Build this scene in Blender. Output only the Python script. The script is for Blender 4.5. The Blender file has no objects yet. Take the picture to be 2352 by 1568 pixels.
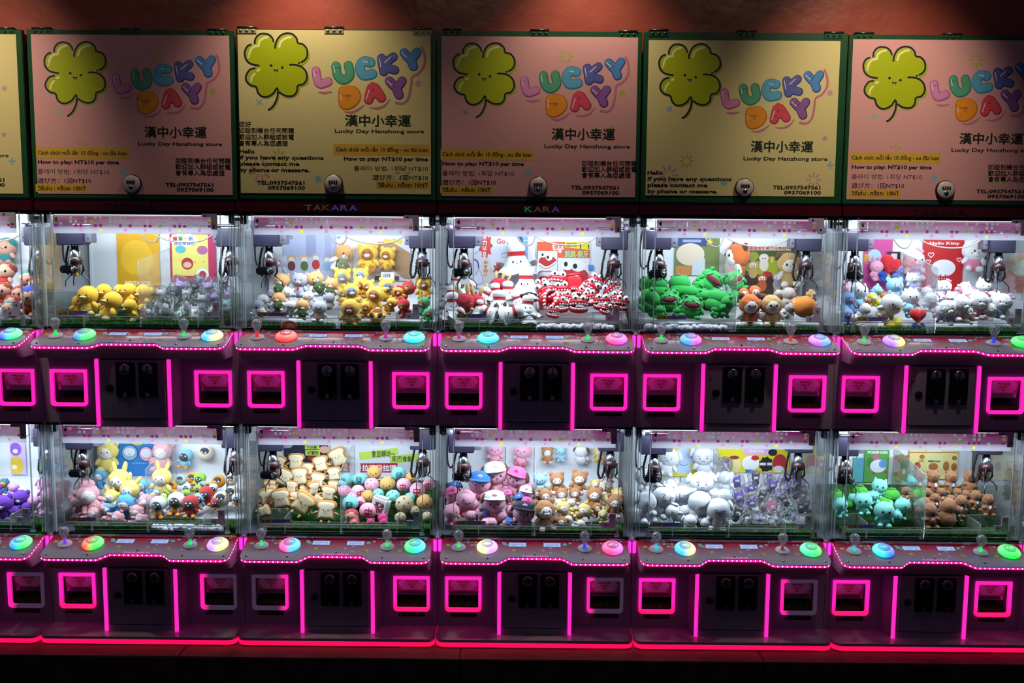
import bpy, bmesh, math, random
from mathutils import Vector, Matrix, Euler
random.seed(7)
S = bpy.context.scene
COL = S.collection
PI = math.pi
# ------------------------------------------------------------------ camera, world, lights, exposure
FPX = 2290.0
CX, CZ, CD, PIT, ROL, YAW = 0.3221, 1.7211, 3.9843, 0.1111, 0.0075, -0.0054
_cy, _sy, _cp, _sp, _cr, _sr = math.cos(YAW), math.sin(YAW), math.cos(PIT), math.sin(PIT), math.cos(ROL), math.sin(ROL)
_R = Vector((_cy, -_sy, 0)); _Fh = Vector((_sy, _cy, 0)); _Z = Vector((0, 0, 1))
_F = _Fh * _cp - _Z * _sp; _U = _Fh * _sp + _Z * _cp
RR = _R * _cr + _U * _sr; UU = -_R * _sr + _U * _cr
CAMP = Vector((CX, -CD, CZ))
cd = bpy.data.cameras.new('camera'); cam = bpy.data.objects.new('camera', cd); COL.objects.link(cam)
cd.sensor_width = 36; cd.lens = FPX / 2352 * 36; cd.clip_start = .05
M3 = Matrix((RR, UU, -_F)).transposed()
cam.matrix_world = Matrix.Translation(CAMP) @ M3.to_4x4()
S.camera = cam
S.view_settings.view_transform = 'Standard'; S.view_settings.look = 'None'
S.view_settings.gamma = 1; S.view_settings.use_curve_mapping = False; S.view_settings.exposure = 0.0
S.cycles.transparent_max_bounces = 24; S.cycles.max_bounces = 8
S.cycles.use_denoising = True; S.cycles.sample_clamp_indirect = 4
S.cycles.caustics_reflective = False; S.cycles.caustics_refractive = False
w = bpy.data.worlds.new('night'); S.world = w; w.use_nodes = True
w.node_tree.nodes['Background'].inputs[0].default_value = (.35, .30, .55, 1)
w.node_tree.nodes['Background'].inputs[1].default_value = .06

def spot(loc, target, power, size, blend, color=(1, .80, .58), r=.03):
    ld = bpy.data.lights.new('ceiling_or_fill_spot', 'SPOT'); ld.energy = power; ld.spot_size = math.radians(size)
    ld.spot_blend = blend; ld.color = color; ld.shadow_soft_size = r
    o = bpy.data.objects.new('ceiling_or_fill_spot', ld); COL.objects.link(o)
    o.location = loc; o.rotation_euler = (Vector(target) - Vector(loc)).to_track_quat('-Z', 'Y').to_euler()
spot((-.53, -.27, 2.98), (-.53, .02, 2.2), 33, 84, 1.0, r=.05)
spot((.57, -.27, 2.98), (.60, .02, 2.2), 27, 84, 1.0, r=.05)
spot((-1.86, -.80, 3.15), (-1.86, .02, 2.12), 70, 57, 1.0, r=.05)
spot((1.72, -.80, 3.15), (1.68, .02, 2.12), 66, 57, 1.0, r=.05)

for x_ in (-1.3, .1, 1.5): spot((x_, -2.0, 3.45), (x_, .07, 2.68), 9, 46, 1.0, r=.15)  # added fill lights without a fixture, brightening the wall between the ceiling pools
def area(name, loc, rot, sx, sy, power, color):
    ld = bpy.data.lights.new(name, 'AREA'); ld.shape = 'RECTANGLE'; ld.size = sx; ld.size_y = sy
    ld.energy = power; ld.color = color
    o = bpy.data.objects.new(name, ld); COL.objects.link(o); o.location = loc; o.rotation_euler = rot
    return o

# ------------------------------------------------------------------ picture-to-place helper
def ray(u, v):
    return _ray(u - 1176, v - 784)
def _ray(a, b):
    return (RR * (a / FPX) - UU * (b / FPX) + _F)
def at(u, v, Y):
    d = ray(u, v); t = (Y - CAMP.y) / d.y
    return CAMP + d * t
def mpp(Y):            # metres per photo pixel at depth plane Y
    return (Y + CD) / FPX

# ------------------------------------------------------------------ materials
def lin(c):
    if isinstance(c, str):
        c = [int(c[i:i + 2], 16) / 255 for i in (0, 2, 4)]
        return tuple(x / 12.92 if x <= .04045 else ((x + .055) / 1.055) ** 2.4 for x in c)
    return tuple(c)
_M = {}
def mat(key, col='808080', rough=.5, metal=0, emit=None, es=1, bump=0, bscale=60, sheen=0, spec=.5, coat=0, var=0):
    if key in _M: return _M[key]
    m = bpy.data.materials.new(key); m.use_nodes = True; nt = m.node_tree
    b = nt.nodes['Principled BSDF']; c = lin(col)
    b.inputs['Base Color'].default_value = (*c, 1); b.inputs['Roughness'].default_value = rough
    b.inputs['Metallic'].default_value = metal; b.inputs['Specular IOR Level'].default_value = spec
    if coat: b.inputs['Coat Weight'].default_value = coat
    if sheen: b.inputs['Sheen Weight'].default_value = sheen
    if emit is not None:
        b.inputs['Emission Color'].default_value = (*lin(emit), 1); b.inputs['Emission Strength'].default_value = es
    if bump or var:
        tc = nt.nodes.new('ShaderNodeTexCoord'); n = nt.nodes.new('ShaderNodeTexNoise')
        n.inputs['Scale'].default_value = bscale; n.inputs['Detail'].default_value = 3
        nt.links.new(tc.outputs['Object'], n.inputs['Vector'])
        if bump:
            bp = nt.nodes.new('ShaderNodeBump'); bp.inputs['Strength'].default_value = bump; bp.inputs['Distance'].default_value = .02
            nt.links.new(n.outputs['Fac'], bp.inputs['Height']); nt.links.new(bp.outputs[0], b.inputs['Normal'])
        if var:
            mx = nt.nodes.new('ShaderNodeMix'); mx.data_type = 'RGBA'
            mx.inputs['A'].default_value = (*[x * (1 - var) for x in c], 1); mx.inputs['B'].default_value = (*[min(1, x * (1 + var)) for x in c], 1)
            nt.links.new(n.outputs['Fac'], mx.inputs['Factor']); nt.links.new(mx.outputs['Result'], b.inputs['Base Color'])
    _M[key] = m; return m

def glassy(key, tint=(1, 1, 1), refl=.06, rough=.02, haze=0, hazecol=(1, 1, 1), bump=0, bscale=10):
    """thin clear plastic: see-through with mirror sheen and an optional white haze"""
    if key in _M: return _M[key]
    m = bpy.data.materials.new(key); m.use_nodes = True; nt = m.node_tree; nt.nodes.clear()
    out = nt.nodes.new('ShaderNodeOutputMaterial')
    tr = nt.nodes.new('ShaderNodeBsdfTransparent'); tr.inputs[0].default_value = (*tint, 1)
    gl = nt.nodes.new('ShaderNodeBsdfGlossy'); gl.inputs['Roughness'].default_value = rough
    lw = nt.nodes.new('ShaderNodeLayerWeight'); lw.inputs['Blend'].default_value = .25
    ma = nt.nodes.new('ShaderNodeMath'); ma.operation = 'MULTIPLY_ADD'; ma.inputs[1].default_value = .5; ma.inputs[2].default_value = refl
    nt.links.new(lw.outputs['Fresnel'], ma.inputs[0])
    mx = nt.nodes.new('ShaderNodeMixShader'); nt.links.new(ma.outputs[0], mx.inputs[0])
    last = tr
    if haze:
        di = nt.nodes.new('ShaderNodeBsdfDiffuse'); di.inputs[0].default_value = (*hazecol, 1)
        tl = nt.nodes.new('ShaderNodeBsdfTranslucent'); tl.inputs[0].default_value = (*hazecol, 1)
        h1 = nt.nodes.new('ShaderNodeMixShader'); nt.links.new(di.outputs[0], h1.inputs[1]); nt.links.new(tl.outputs[0], h1.inputs[2])
        h2 = nt.nodes.new('ShaderNodeMixShader'); h2.inputs[0].default_value = haze
        nt.links.new(tr.outputs[0], h2.inputs[1]); nt.links.new(h1.outputs[0], h2.inputs[2]); last = h2
    nt.links.new(last.outputs[0], mx.inputs[1]); nt.links.new(gl.outputs[0], mx.inputs[2])
    if bump:
        tc = nt.nodes.new('ShaderNodeTexCoord'); n = nt.nodes.new('ShaderNodeTexNoise'); n.inputs['Scale'].default_value = bscale
        n.inputs['Distortion'].default_value = 1.5
        bp = nt.nodes.new('ShaderNodeBump'); bp.inputs['Strength'].default_value = bump; bp.inputs['Distance'].default_value = .1
        nt.links.new(tc.outputs['Object'], n.inputs['Vector']); nt.links.new(n.outputs['Fac'], bp.inputs['Height'])
        nt.links.new(bp.outputs[0], gl.inputs['Normal'])
    nt.links.new(mx.outputs[0], out.inputs[0]); _M[key] = m; return m

def grad_emit(key, c1, c2, axis=0, lo=-1, hi=1, es=1.0, base='cccccc'):
    """a lamp cover whose light fades from one colour to another along one of its own axes"""
    if key in _M: return _M[key]
    m = mat(key, base, .35); nt = m.node_tree; b = nt.nodes['Principled BSDF']
    tc = nt.nodes.new('ShaderNodeTexCoord'); sp = nt.nodes.new('ShaderNodeSeparateXYZ'); mr = nt.nodes.new('ShaderNodeMapRange')
    mr.inputs['From Min'].default_value = lo; mr.inputs['From Max'].default_value = hi; mr.interpolation_type = 'SMOOTHSTEP'
    mx = nt.nodes.new('ShaderNodeMix'); mx.data_type = 'RGBA'
    mx.inputs['A'].default_value = (*lin(c1), 1); mx.inputs['B'].default_value = (*lin(c2), 1)
    nt.links.new(tc.outputs['Object'], sp.inputs[0]); nt.links.new(sp.outputs[axis], mr.inputs['Value'])
    nt.links.new(mr.outputs[0], mx.inputs['Factor']); nt.links.new(mx.outputs['Result'], b.inputs['Emission Color'])
    b.inputs['Emission Strength'].default_value = es
    return m

# ------------------------------------------------------------------ mesh collector
class MB:
    def __init__(s): s.v = []; s.f = []; s.m = []; s.mats = []; s.sm = []
    def mi(s, m):
        if m is None: return 0
        if m not in s.mats: s.mats.append(m)
        return s.mats.index(m)
    def add(s, vs, fs, m=None, smooth=False):
        o = len(s.v); k = s.mi(m); s.v += [tuple(x) for x in vs]
        for f in fs: s.f.append([o + i for i in f]); s.m.append(k); s.sm.append(smooth)
        return s
    def box(s, x0, x1, y0, y1, z0, z1, m=None, bev=0):
        if bev:
            bm = bmesh.new(); bmesh.ops.create_cube(bm, size=1)
            for v in bm.verts: v.co = Vector(((x0 + x1) / 2 + v.co.x * (x1 - x0), (y0 + y1) / 2 + v.co.y * (y1 - y0), (z0 + z1) / 2 + v.co.z * (z1 - z0)))
            bmesh.ops.bevel(bm, geom=bm.edges[:], offset=bev, segments=2, affect='EDGES')
            return s.bm(bm, m)
        vs = [(x, y, z) for x in (x0, x1) for y in (y0, y1) for z in (z0, z1)]
        return s.add(vs, [(0, 1, 3, 2), (4, 6, 7, 5), (0, 4, 5, 1), (2, 3, 7, 6), (0, 2, 6, 4), (1, 5, 7, 3)], m)
    def bm(s, bm, m=None, smooth=False):
        bm.verts.index_update()
        s.add([v.co.copy() for v in bm.verts], [[v.index for v in f.verts] for f in bm.faces], m, smooth); bm.free(); return s
    def quadxz(s, x0, x1, z0, z1, y, m=None):
        return s.add([(x0, y, z0), (x1, y, z0), (x1, y, z1), (x0, y, z1)], [(0, 1, 2, 3)], m)
    def poly(s, pts, y, m=None, at=None):
        s.add([(p[0], y, p[1]) for p in pts], [list(range(len(pts)))], m); return s
    def lathe(s, prof, c=(0, 0, 0), n=20, m=None, axis='Z', smooth=True):
        vs = []; fs = []
        for i in range(n):
            a = 2 * PI * i / n
            for r, h in prof:
                x, y = r * math.cos(a), r * math.sin(a)
                p = (x, y, h) if axis == 'Z' else ((x, h, y) if axis == 'Y' else (h, x, y))
                vs.append((p[0] + c[0], p[1] + c[1], p[2] + c[2]))
        k = len(prof)
        for i in range(n):
            j = (i + 1) % n
            for q in range(k - 1): fs.append((i * k + q, j * k + q, j * k + q + 1, i * k + q + 1))
        return s.add(vs, fs, m, smooth)
    def disc(s, cx, cz, r, y, m, n=20, rz=None, a0=0, a1=2 * PI):
        rz = rz or r
        return s.add([(cx + r * math.cos(a0 + (a1 - a0) * i / n), y, cz + rz * math.sin(a0 + (a1 - a0) * i / n)) for i in range(n + (0 if a1 - a0 > 6.2 else 1))], [list(range(n + (0 if a1 - a0 > 6.2 else 1)))], m)
    def ball(s, c, r, m=None, sub=2):
        bm = bmesh.new(); bmesh.ops.create_icosphere(bm, subdivisions=sub, radius=1)
        r = r if isinstance(r, tuple) else (r, r, r)
        for v in bm.verts: v.co = Vector((c[0] + v.co.x * r[0], c[1] + v.co.y * r[1], c[2] + v.co.z * r[2]))
        return s.bm(bm, m, True)
    def tube(s, pts, r, m=None, n=8, cap=True):
        pts = [Vector(p) for p in pts]; vs = []; fs = []
        up = Vector((0, 0, 1))
        for i, p in enumerate(pts):
            t = (pts[min(i + 1, len(pts) - 1)] - pts[max(i - 1, 0)]).normalized()
            a = t.cross(up)
            if a.length < .05: a = t.cross(Vector((0, 1, 0)))
            a.normalize(); b = t.cross(a)
            rr = r[i] if isinstance(r, (list, tuple)) else r
            for k in range(n): vs.append(p + (a * math.cos(2 * PI * k / n) + b * math.sin(2 * PI * k / n)) * rr)
        for i in range(len(pts) - 1):
            for k in range(n): fs.append((i * n + k, i * n + (k + 1) % n, (i + 1) * n + (k + 1) % n, (i + 1) * n + k))
        if cap: fs += [list(range(n - 1, -1, -1)), [(len(pts) - 1) * n + k for k in range(n)]]
        return s.add(vs, fs, m, True)
    def ribbon(s, pts, wd, y, m, taper=False, closed=False):
        """flat printed stroke in the XZ plane with round ends"""
        P = smooth_path(pts, closed)
        L = []; Rr = []; n = len(P)
        for i, p in enumerate(P):
            a = P[(i - 1) % n] if (closed or i > 0) else P[0]; b = P[(i + 1) % n] if (closed or i < n - 1) else P[-1]
            dx, dz = b[0] - a[0], b[1] - a[1]; l = math.hypot(dx, dz) or 1
            ww = wd / 2
            if taper: ww *= .25 + .75 * math.sin(PI * min(1, max(0, i / (n - 1))))
            yy = y - i * 1.6e-6; L.append((p[0] - dz / l * ww, yy, p[1] + dx / l * ww)); Rr.append((p[0] + dz / l * ww, yy, p[1] - dx / l * ww))
        fs = [(i, (i + 1) % n, n + (i + 1) % n, n + i) for i in range(n if closed else n - 1)]
        s.add(L + Rr, fs, m)
        if not closed and not taper:
            s.disc(P[0][0], P[0][1], wd / 2, y - .000002, m, 12); s.disc(P[-1][0], P[-1][1], wd / 2, y - n * 1.6e-6 - .000002, m, 12)
        return s
    def text(s, t, x0, z0, x1, z1, y, m, bold=0.0):
        """lettering stretched to the box x0..x1, z0..z1"""
        V, Fc, bb = text_geo(t, bold)
        sx = (x1 - x0) / max(1e-6, bb[2] - bb[0]); sz = (z1 - z0) / max(1e-6, bb[3] - bb[1])
        q4 = max(1, len(V) // 4)
        return s.add([(x0 + (a - bb[0]) * sx, y - (i // q4) * 2e-5, z0 + (b - bb[1]) * sz) for i, (a, b) in enumerate(V)], Fc, m)
    def build(s, name, parent=None, mats=None, kind=None, label=None):
        me = bpy.data.meshes.new(name); me.from_pydata(s.v, [], s.f)
        for m in (mats or s.mats): me.materials.append(m)
        me.polygons.foreach_set('material_index', s.m); me.polygons.foreach_set('use_smooth', s.sm); me.update()
        o = bpy.data.objects.new(name, me); COL.objects.link(o)
        if parent: o.parent = parent
        if kind: o['kind'] = kind
        if label: o['label'] = label
        return o

def smooth_path(pts, closed=False, k=5):
    if len(pts) < 3: return list(pts)
    n = len(pts); out = []
    for i in range(n if closed else n - 1):
        p0 = pts[(i - 1) % n] if (closed or i > 0) else pts[0]; p1 = pts[i]; p2 = pts[(i + 1) % n]
        p3 = pts[(i + 2) % n] if (closed or i < n - 2) else pts[-1]
        for j in range(k):
            t = j / k
            out.append(tuple(.5 * (2 * p1[q] + (p2[q] - p0[q]) * t + (2 * p0[q] - 5 * p1[q] + 4 * p2[q] - p3[q]) * t * t + (3 * p1[q] - p0[q] - 3 * p2[q] + p3[q]) * t ** 3) for q in range(len(p1))))
    if not closed: out.append(tuple(pts[-1]))
    return out
_T = {}
def text_geo(t, bold):
    cj = any(ord(ch) > 0x2e80 for ch in t); bw = bold * .7 if cj else 0
    if cj: bold = 0
    k = (t, bold)
    k = (t, bold, bw)
    if k in _T: return _T[k]
    c = bpy.data.curves.new('t', 'FONT'); c.body = t; c.resolution_u = 2; c.offset = bold; c.align_x = 'CENTER'
    c.fill_mode = 'FRONT'; c.space_line = .9
    o = bpy.data.objects.new('t', c); COL.objects.link(o)
    dg = bpy.context.evaluated_depsgraph_get(); me = bpy.data.meshes.new_from_object(o.evaluated_get(dg))
    V = [(v.co.x, v.co.y) for v in me.vertices]; Fc = [list(p.vertices) for p in me.polygons]
    bpy.data.objects.remove(o); bpy.data.curves.remove(c); bpy.data.meshes.remove(me)
    if bw and V:
        n0 = len(V); V0 = V; F0 = Fc; V = []; Fc = []
        for q, (ax, az) in enumerate(((-bw, 0), (bw, 0), (0, bw), (0, -bw))): V += [(a + ax, b + az) for a, b in V0]; Fc += [[i + q * n0 for i in f] for f in F0]
    if not V: V = [(0, 0), (1, 0), (1, 1)]; Fc = []
    bb = (min(v[0] for v in V), min(v[1] for v in V), max(v[0] for v in V), max(v[1] for v in V))
    _T[k] = (V, Fc, bb); return _T[k]

def empty(name, loc, rot=(0, 0, 0), sc=1, label=None, cat=None, group=None):
    o = bpy.data.objects.new(name, None); COL.objects.link(o); o.location = loc; o.rotation_euler = rot; o.scale = (sc, sc, sc)
    o.empty_display_size = .05
    if label: o['label'] = label
    if cat: o['category'] = cat
    if group: o['group'] = group
    return o
def tag(o, label, cat, group=None, kind=None):
    o['label'] = label; o['category'] = cat
    if group: o['group'] = group
    if kind: o['kind'] = kind
    return o
def copy_tree(o, parent=None):
    c = o.copy(); COL.objects.link(c)
    if parent: c.parent = parent
    for ch in o.children: copy_tree(ch, c)
    return c

# ------------------------------------------------------------------ setting
WALLC = mat('red_wall_paint', '944638', .36, var=.10, bump=.25, bscale=9, spec=.4)
m = MB(); m.box(-3.4, 4.0, .075, 1.2, 1.835, 3.4, WALLC); o = m.build('wall_back_upper'); o['kind'] = 'structure'
m = MB(); m.box(-3.4, 4.0, .62, .72, -.2, 1.835, mat('dark_wall', '141214', .8)); o = m.build('wall_back'); o['kind'] = 'structure'
FL = mat('black_floor', '0b0b0d', .55, var=.5, bscale=6, bump=.1)
m = MB(); m.box(-5, 6, -6, .7, -.22, -.12, FL); o = m.build('floor'); o['kind'] = 'structure'
STONE = mat('dark_stone', '4a3834', .6, var=.55, bscale=11, bump=.35)
slab = empty('trim_1', (0, 0, 0)); slab['kind'] = 'structure'
xs = [-3.4, -2.2, -.02 - .98, .105, 1.3, 2.5, 4.0]
for a, b in zip(xs, xs[1:]):
    m = MB(); m.box(a + .0012, b - .0012, -.24, .62, -.119, .049, STONE, bev=.003); m.build('stone_slab', slab)

# ------------------------------------------------------------------ shared machine materials
PLA = mat('grey_white_plastic', 'a098b0', .38, bump=.03, bscale=300, spec=.4)
PLA2 = mat('plinth_plastic', 'b4a8b8', .17, bump=.02, bscale=200, spec=.5)
DKM = mat('dark_metal', '1b1a24', .35, metal=.6)
GBX = mat('violet_grey_metal', '211d30', .45, metal=.2)
GBX2 = mat('grey_metal_plate', '5c5866', .4, metal=.5)
BLK = mat('black_plastic', '08080a', .3)
GAP = mat('panel_gap', '050407', .8)
STL = mat('brushed_steel', 'b8bac2', .22, metal=1)
CHR = mat('chrome', 'dddde4', .08, metal=1)
MAR = mat('maroon_band', '300a0e', .4)
GLS = glassy('clear_acrylic', (.985, .99, .99), .02)
GLP = glassy('acrylic_partition', (.93, .95, .95), .03, haze=.10)
EDG = glassy('lit_acrylic_edge', (.9, .95, .96), .12, .08, haze=.42, hazecol=(.86, .93, .95))
EDT = glassy('clear_acrylic_bar', (.93, .96, .97), .16, .06, haze=.18)
WHT = mat('white_panel', 'd9dde2', .5)
PINK = mat('pink_led', '401028', .4, emit=(1, .007, .17), es=3.6)
PINKS = mat('pink_led_strip', '401028', .4, emit=(1, .016, .34), es=1.7)
PINKF = mat('pink_frame_led', '401028', .4, emit=(1, .016, .42), es=1.25)
LEDW = mat('led_dot', 'ffffff', .4, emit=(1, .22, .55), es=16)
RED = mat('red_base_led', '400810', .4, emit=(1, .002, .052), es=2.4)
TURF = mat('artificial_turf', '2f7a22', .7, var=.5, bscale=90)
TURFD = mat('turf_backing', '17400f', .9)
WFUR = mat('white_fluff', 'c9c9d6', .95, bump=.6, bscale=60)
HDR = mat('red_header_gloss', '420611', .25, spec=.5, coat=.3)
SCRN = mat('lcd_screen', '8fa6d8', .3, emit=(.50, .62, .95), es=.62)
SCRT = mat('lcd_marks', '5a6ca0', .4)
TEAL = mat('teal_dot', '5cc9b4', .4)
YEL = mat('print_yellow', 'cdd416', .5)

def frosted_band():
    m = bpy.data.materials.new('frosted_pink_band'); m.use_nodes = True; nt = m.node_tree; nt.nodes.clear()
    out = nt.nodes.new('ShaderNodeOutputMaterial'); tc = nt.nodes.new('ShaderNodeTexCoord'); sp = nt.nodes.new('ShaderNodeSeparateXYZ')
    mr = nt.nodes.new('ShaderNodeMapRange'); mr.inputs['From Min'].default_value = .778; mr.inputs['From Max'].default_value = .828
    mx = nt.nodes.new('ShaderNodeMix'); mx.data_type = 'RGBA'
    mx.inputs['A'].default_value = (.33, .33, .37, 1); mx.inputs['B'].default_value = (.56, .02, .24, 1)
    nz = nt.nodes.new('ShaderNodeTexNoise'); nz.inputs['Scale'].default_value = 900
    ad = nt.nodes.new('ShaderNodeMath'); ad.operation = 'MULTIPLY_ADD'; ad.inputs[1].default_value = .22
    nt.links.new(tc.outputs['Object'], sp.inputs[0]); nt.links.new(sp.outputs[2], mr.inputs['Value']); nt.links.new(mr.outputs[0], mx.inputs['Factor'])
    nt.links.new(tc.outputs['Object'], nz.inputs['Vector'])
    tl = nt.nodes.new('ShaderNodeBsdfTranslucent'); di = nt.nodes.new('ShaderNodeBsdfDiffuse'); tr = nt.nodes.new('ShaderNodeBsdfTransparent')
    nt.links.new(mx.outputs['Result'], tl.inputs[0]); nt.links.new(mx.outputs['Result'], di.inputs[0])
    a = nt.nodes.new('ShaderNodeMixShader'); a.inputs[0].default_value = .3; b = nt.nodes.new('ShaderNodeMixShader')
    ad.inputs[2].default_value = .0; nt.links.new(nz.outputs['Fac'], ad.inputs[0]); nt.links.new(ad.outputs[0], b.inputs[0])
    nt.links.new(tl.outputs[0], a.inputs[1]); nt.links.new(di.outputs[0], a.inputs[2])
    nt.links.new(a.outputs[0], b.inputs[1]); nt.links.new(tr.outputs[0], b.inputs[2]); nt.links.new(b.outputs[0], out.inputs[0])
    return m
BAND = frosted_band()
def translucent_print(key, col):
    m = bpy.data.materials.new(key); m.use_nodes = True; nt = m.node_tree; nt.nodes.clear()
    out = nt.nodes.new('ShaderNodeOutputMaterial'); tl = nt.nodes.new('ShaderNodeBsdfTranslucent'); di = nt.nodes.new('ShaderNodeBsdfDiffuse')
    a = nt.nodes.new('ShaderNodeMixShader'); c = (*lin(col), 1); tl.inputs[0].default_value = c; di.inputs[0].default_value = c
    nt.links.new(tl.outputs[0], a.inputs[1]); nt.links.new(di.outputs[0], a.inputs[2]); nt.links.new(a.outputs[0], out.inputs[0]); return m
BSQ = {'w': translucent_print('band_white', 'fafafc'), 'y': translucent_print('band_yellow', 'dce428'), 'm': translucent_print('band_magenta', 'd040a0'), 'p': translucent_print('band_pale_pink', 'c08aa6'), 'g': translucent_print('band_green', '3a7a18')}
CSQ = {'w': mat('console_pale_square', '9c93a4', .5), 'y': mat('console_yellow_square', 'b0a020', .5), 'd': mat('console_rose_square', '8e5468', .5)}

def console_mat():
    m = mat('console_print', 'a02a48', .16, coat=.12, spec=.35); nt = m.node_tree; b = nt.nodes['Principled BSDF']
    tc = nt.nodes.new('ShaderNodeTexCoord'); sp = nt.nodes.new('ShaderNodeSeparateXYZ'); mr = nt.nodes.new('ShaderNodeMapRange')
    mr.inputs['From Min'].default_value = -.03; mr.inputs['From Max'].default_value = -.10
    mx = nt.nodes.new('ShaderNodeMix'); mx.data_type = 'RGBA'; mx.inputs['A'].default_value = (*lin('a81e40'), 1); mx.inputs['B'].default_value = (*lin('9a8a98'), 1)
    nt.links.new(tc.outputs['Object'], sp.inputs[0]); nt.links.new(sp.outputs[1], mr.inputs['Value']); nt.links.new(mr.outputs[0], mx.inputs['Factor'])
    nt.links.new(mx.outputs['Result'], b.inputs['Base Color']); return m
CONS = console_mat()

# ------------------------------------------------------------------ claw machine (local: x centre 0, y 0 = front face, z 0 = cabinet foot)
def outline(inset=0, r=.03):
    """front outline of the control shelf, from back left round to back right"""
    hw = .38 - inset; fy = -.15 + inset; cy = -.118 + inset
    pts = [(-hw, 0.0)]
    for i in range(5):
        a = PI + (PI / 2) * i / 4
        pts.append((-hw + r + r * math.cos(a), fy + r + r * math.sin(a)))
    pts += [(-.152, fy), (-.146, fy + .001), (-.108, cy - .001), (-.102, cy), (.102, cy), (.108, cy - .001), (.146, fy + .001), (.152, fy)]
    for i in range(5):
        a = -PI / 2 + (PI / 2) * i / 4
        pts.append((hw - r + r * math.cos(a), fy + r + r * math.sin(a)))
    pts.append((hw, 0.0))
    return pts
def czs(y, off=0): return .379 + y / 3.0 + off    # sloping shelf surface

def slab_from(out, off0, off1, m, mb):
    n = len(out); vs = [(x, y, czs(y, off1)) for x, y in out] + [(x, y, czs(y, off0)) for x, y in out]
    fs = [list(range(n)), list(range(2 * n - 1, n - 1, -1))] + [(i, n + i, n + (i + 1) % n, (i + 1) % n) for i in range(n)]
    mb.add(vs, fs, m)

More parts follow.
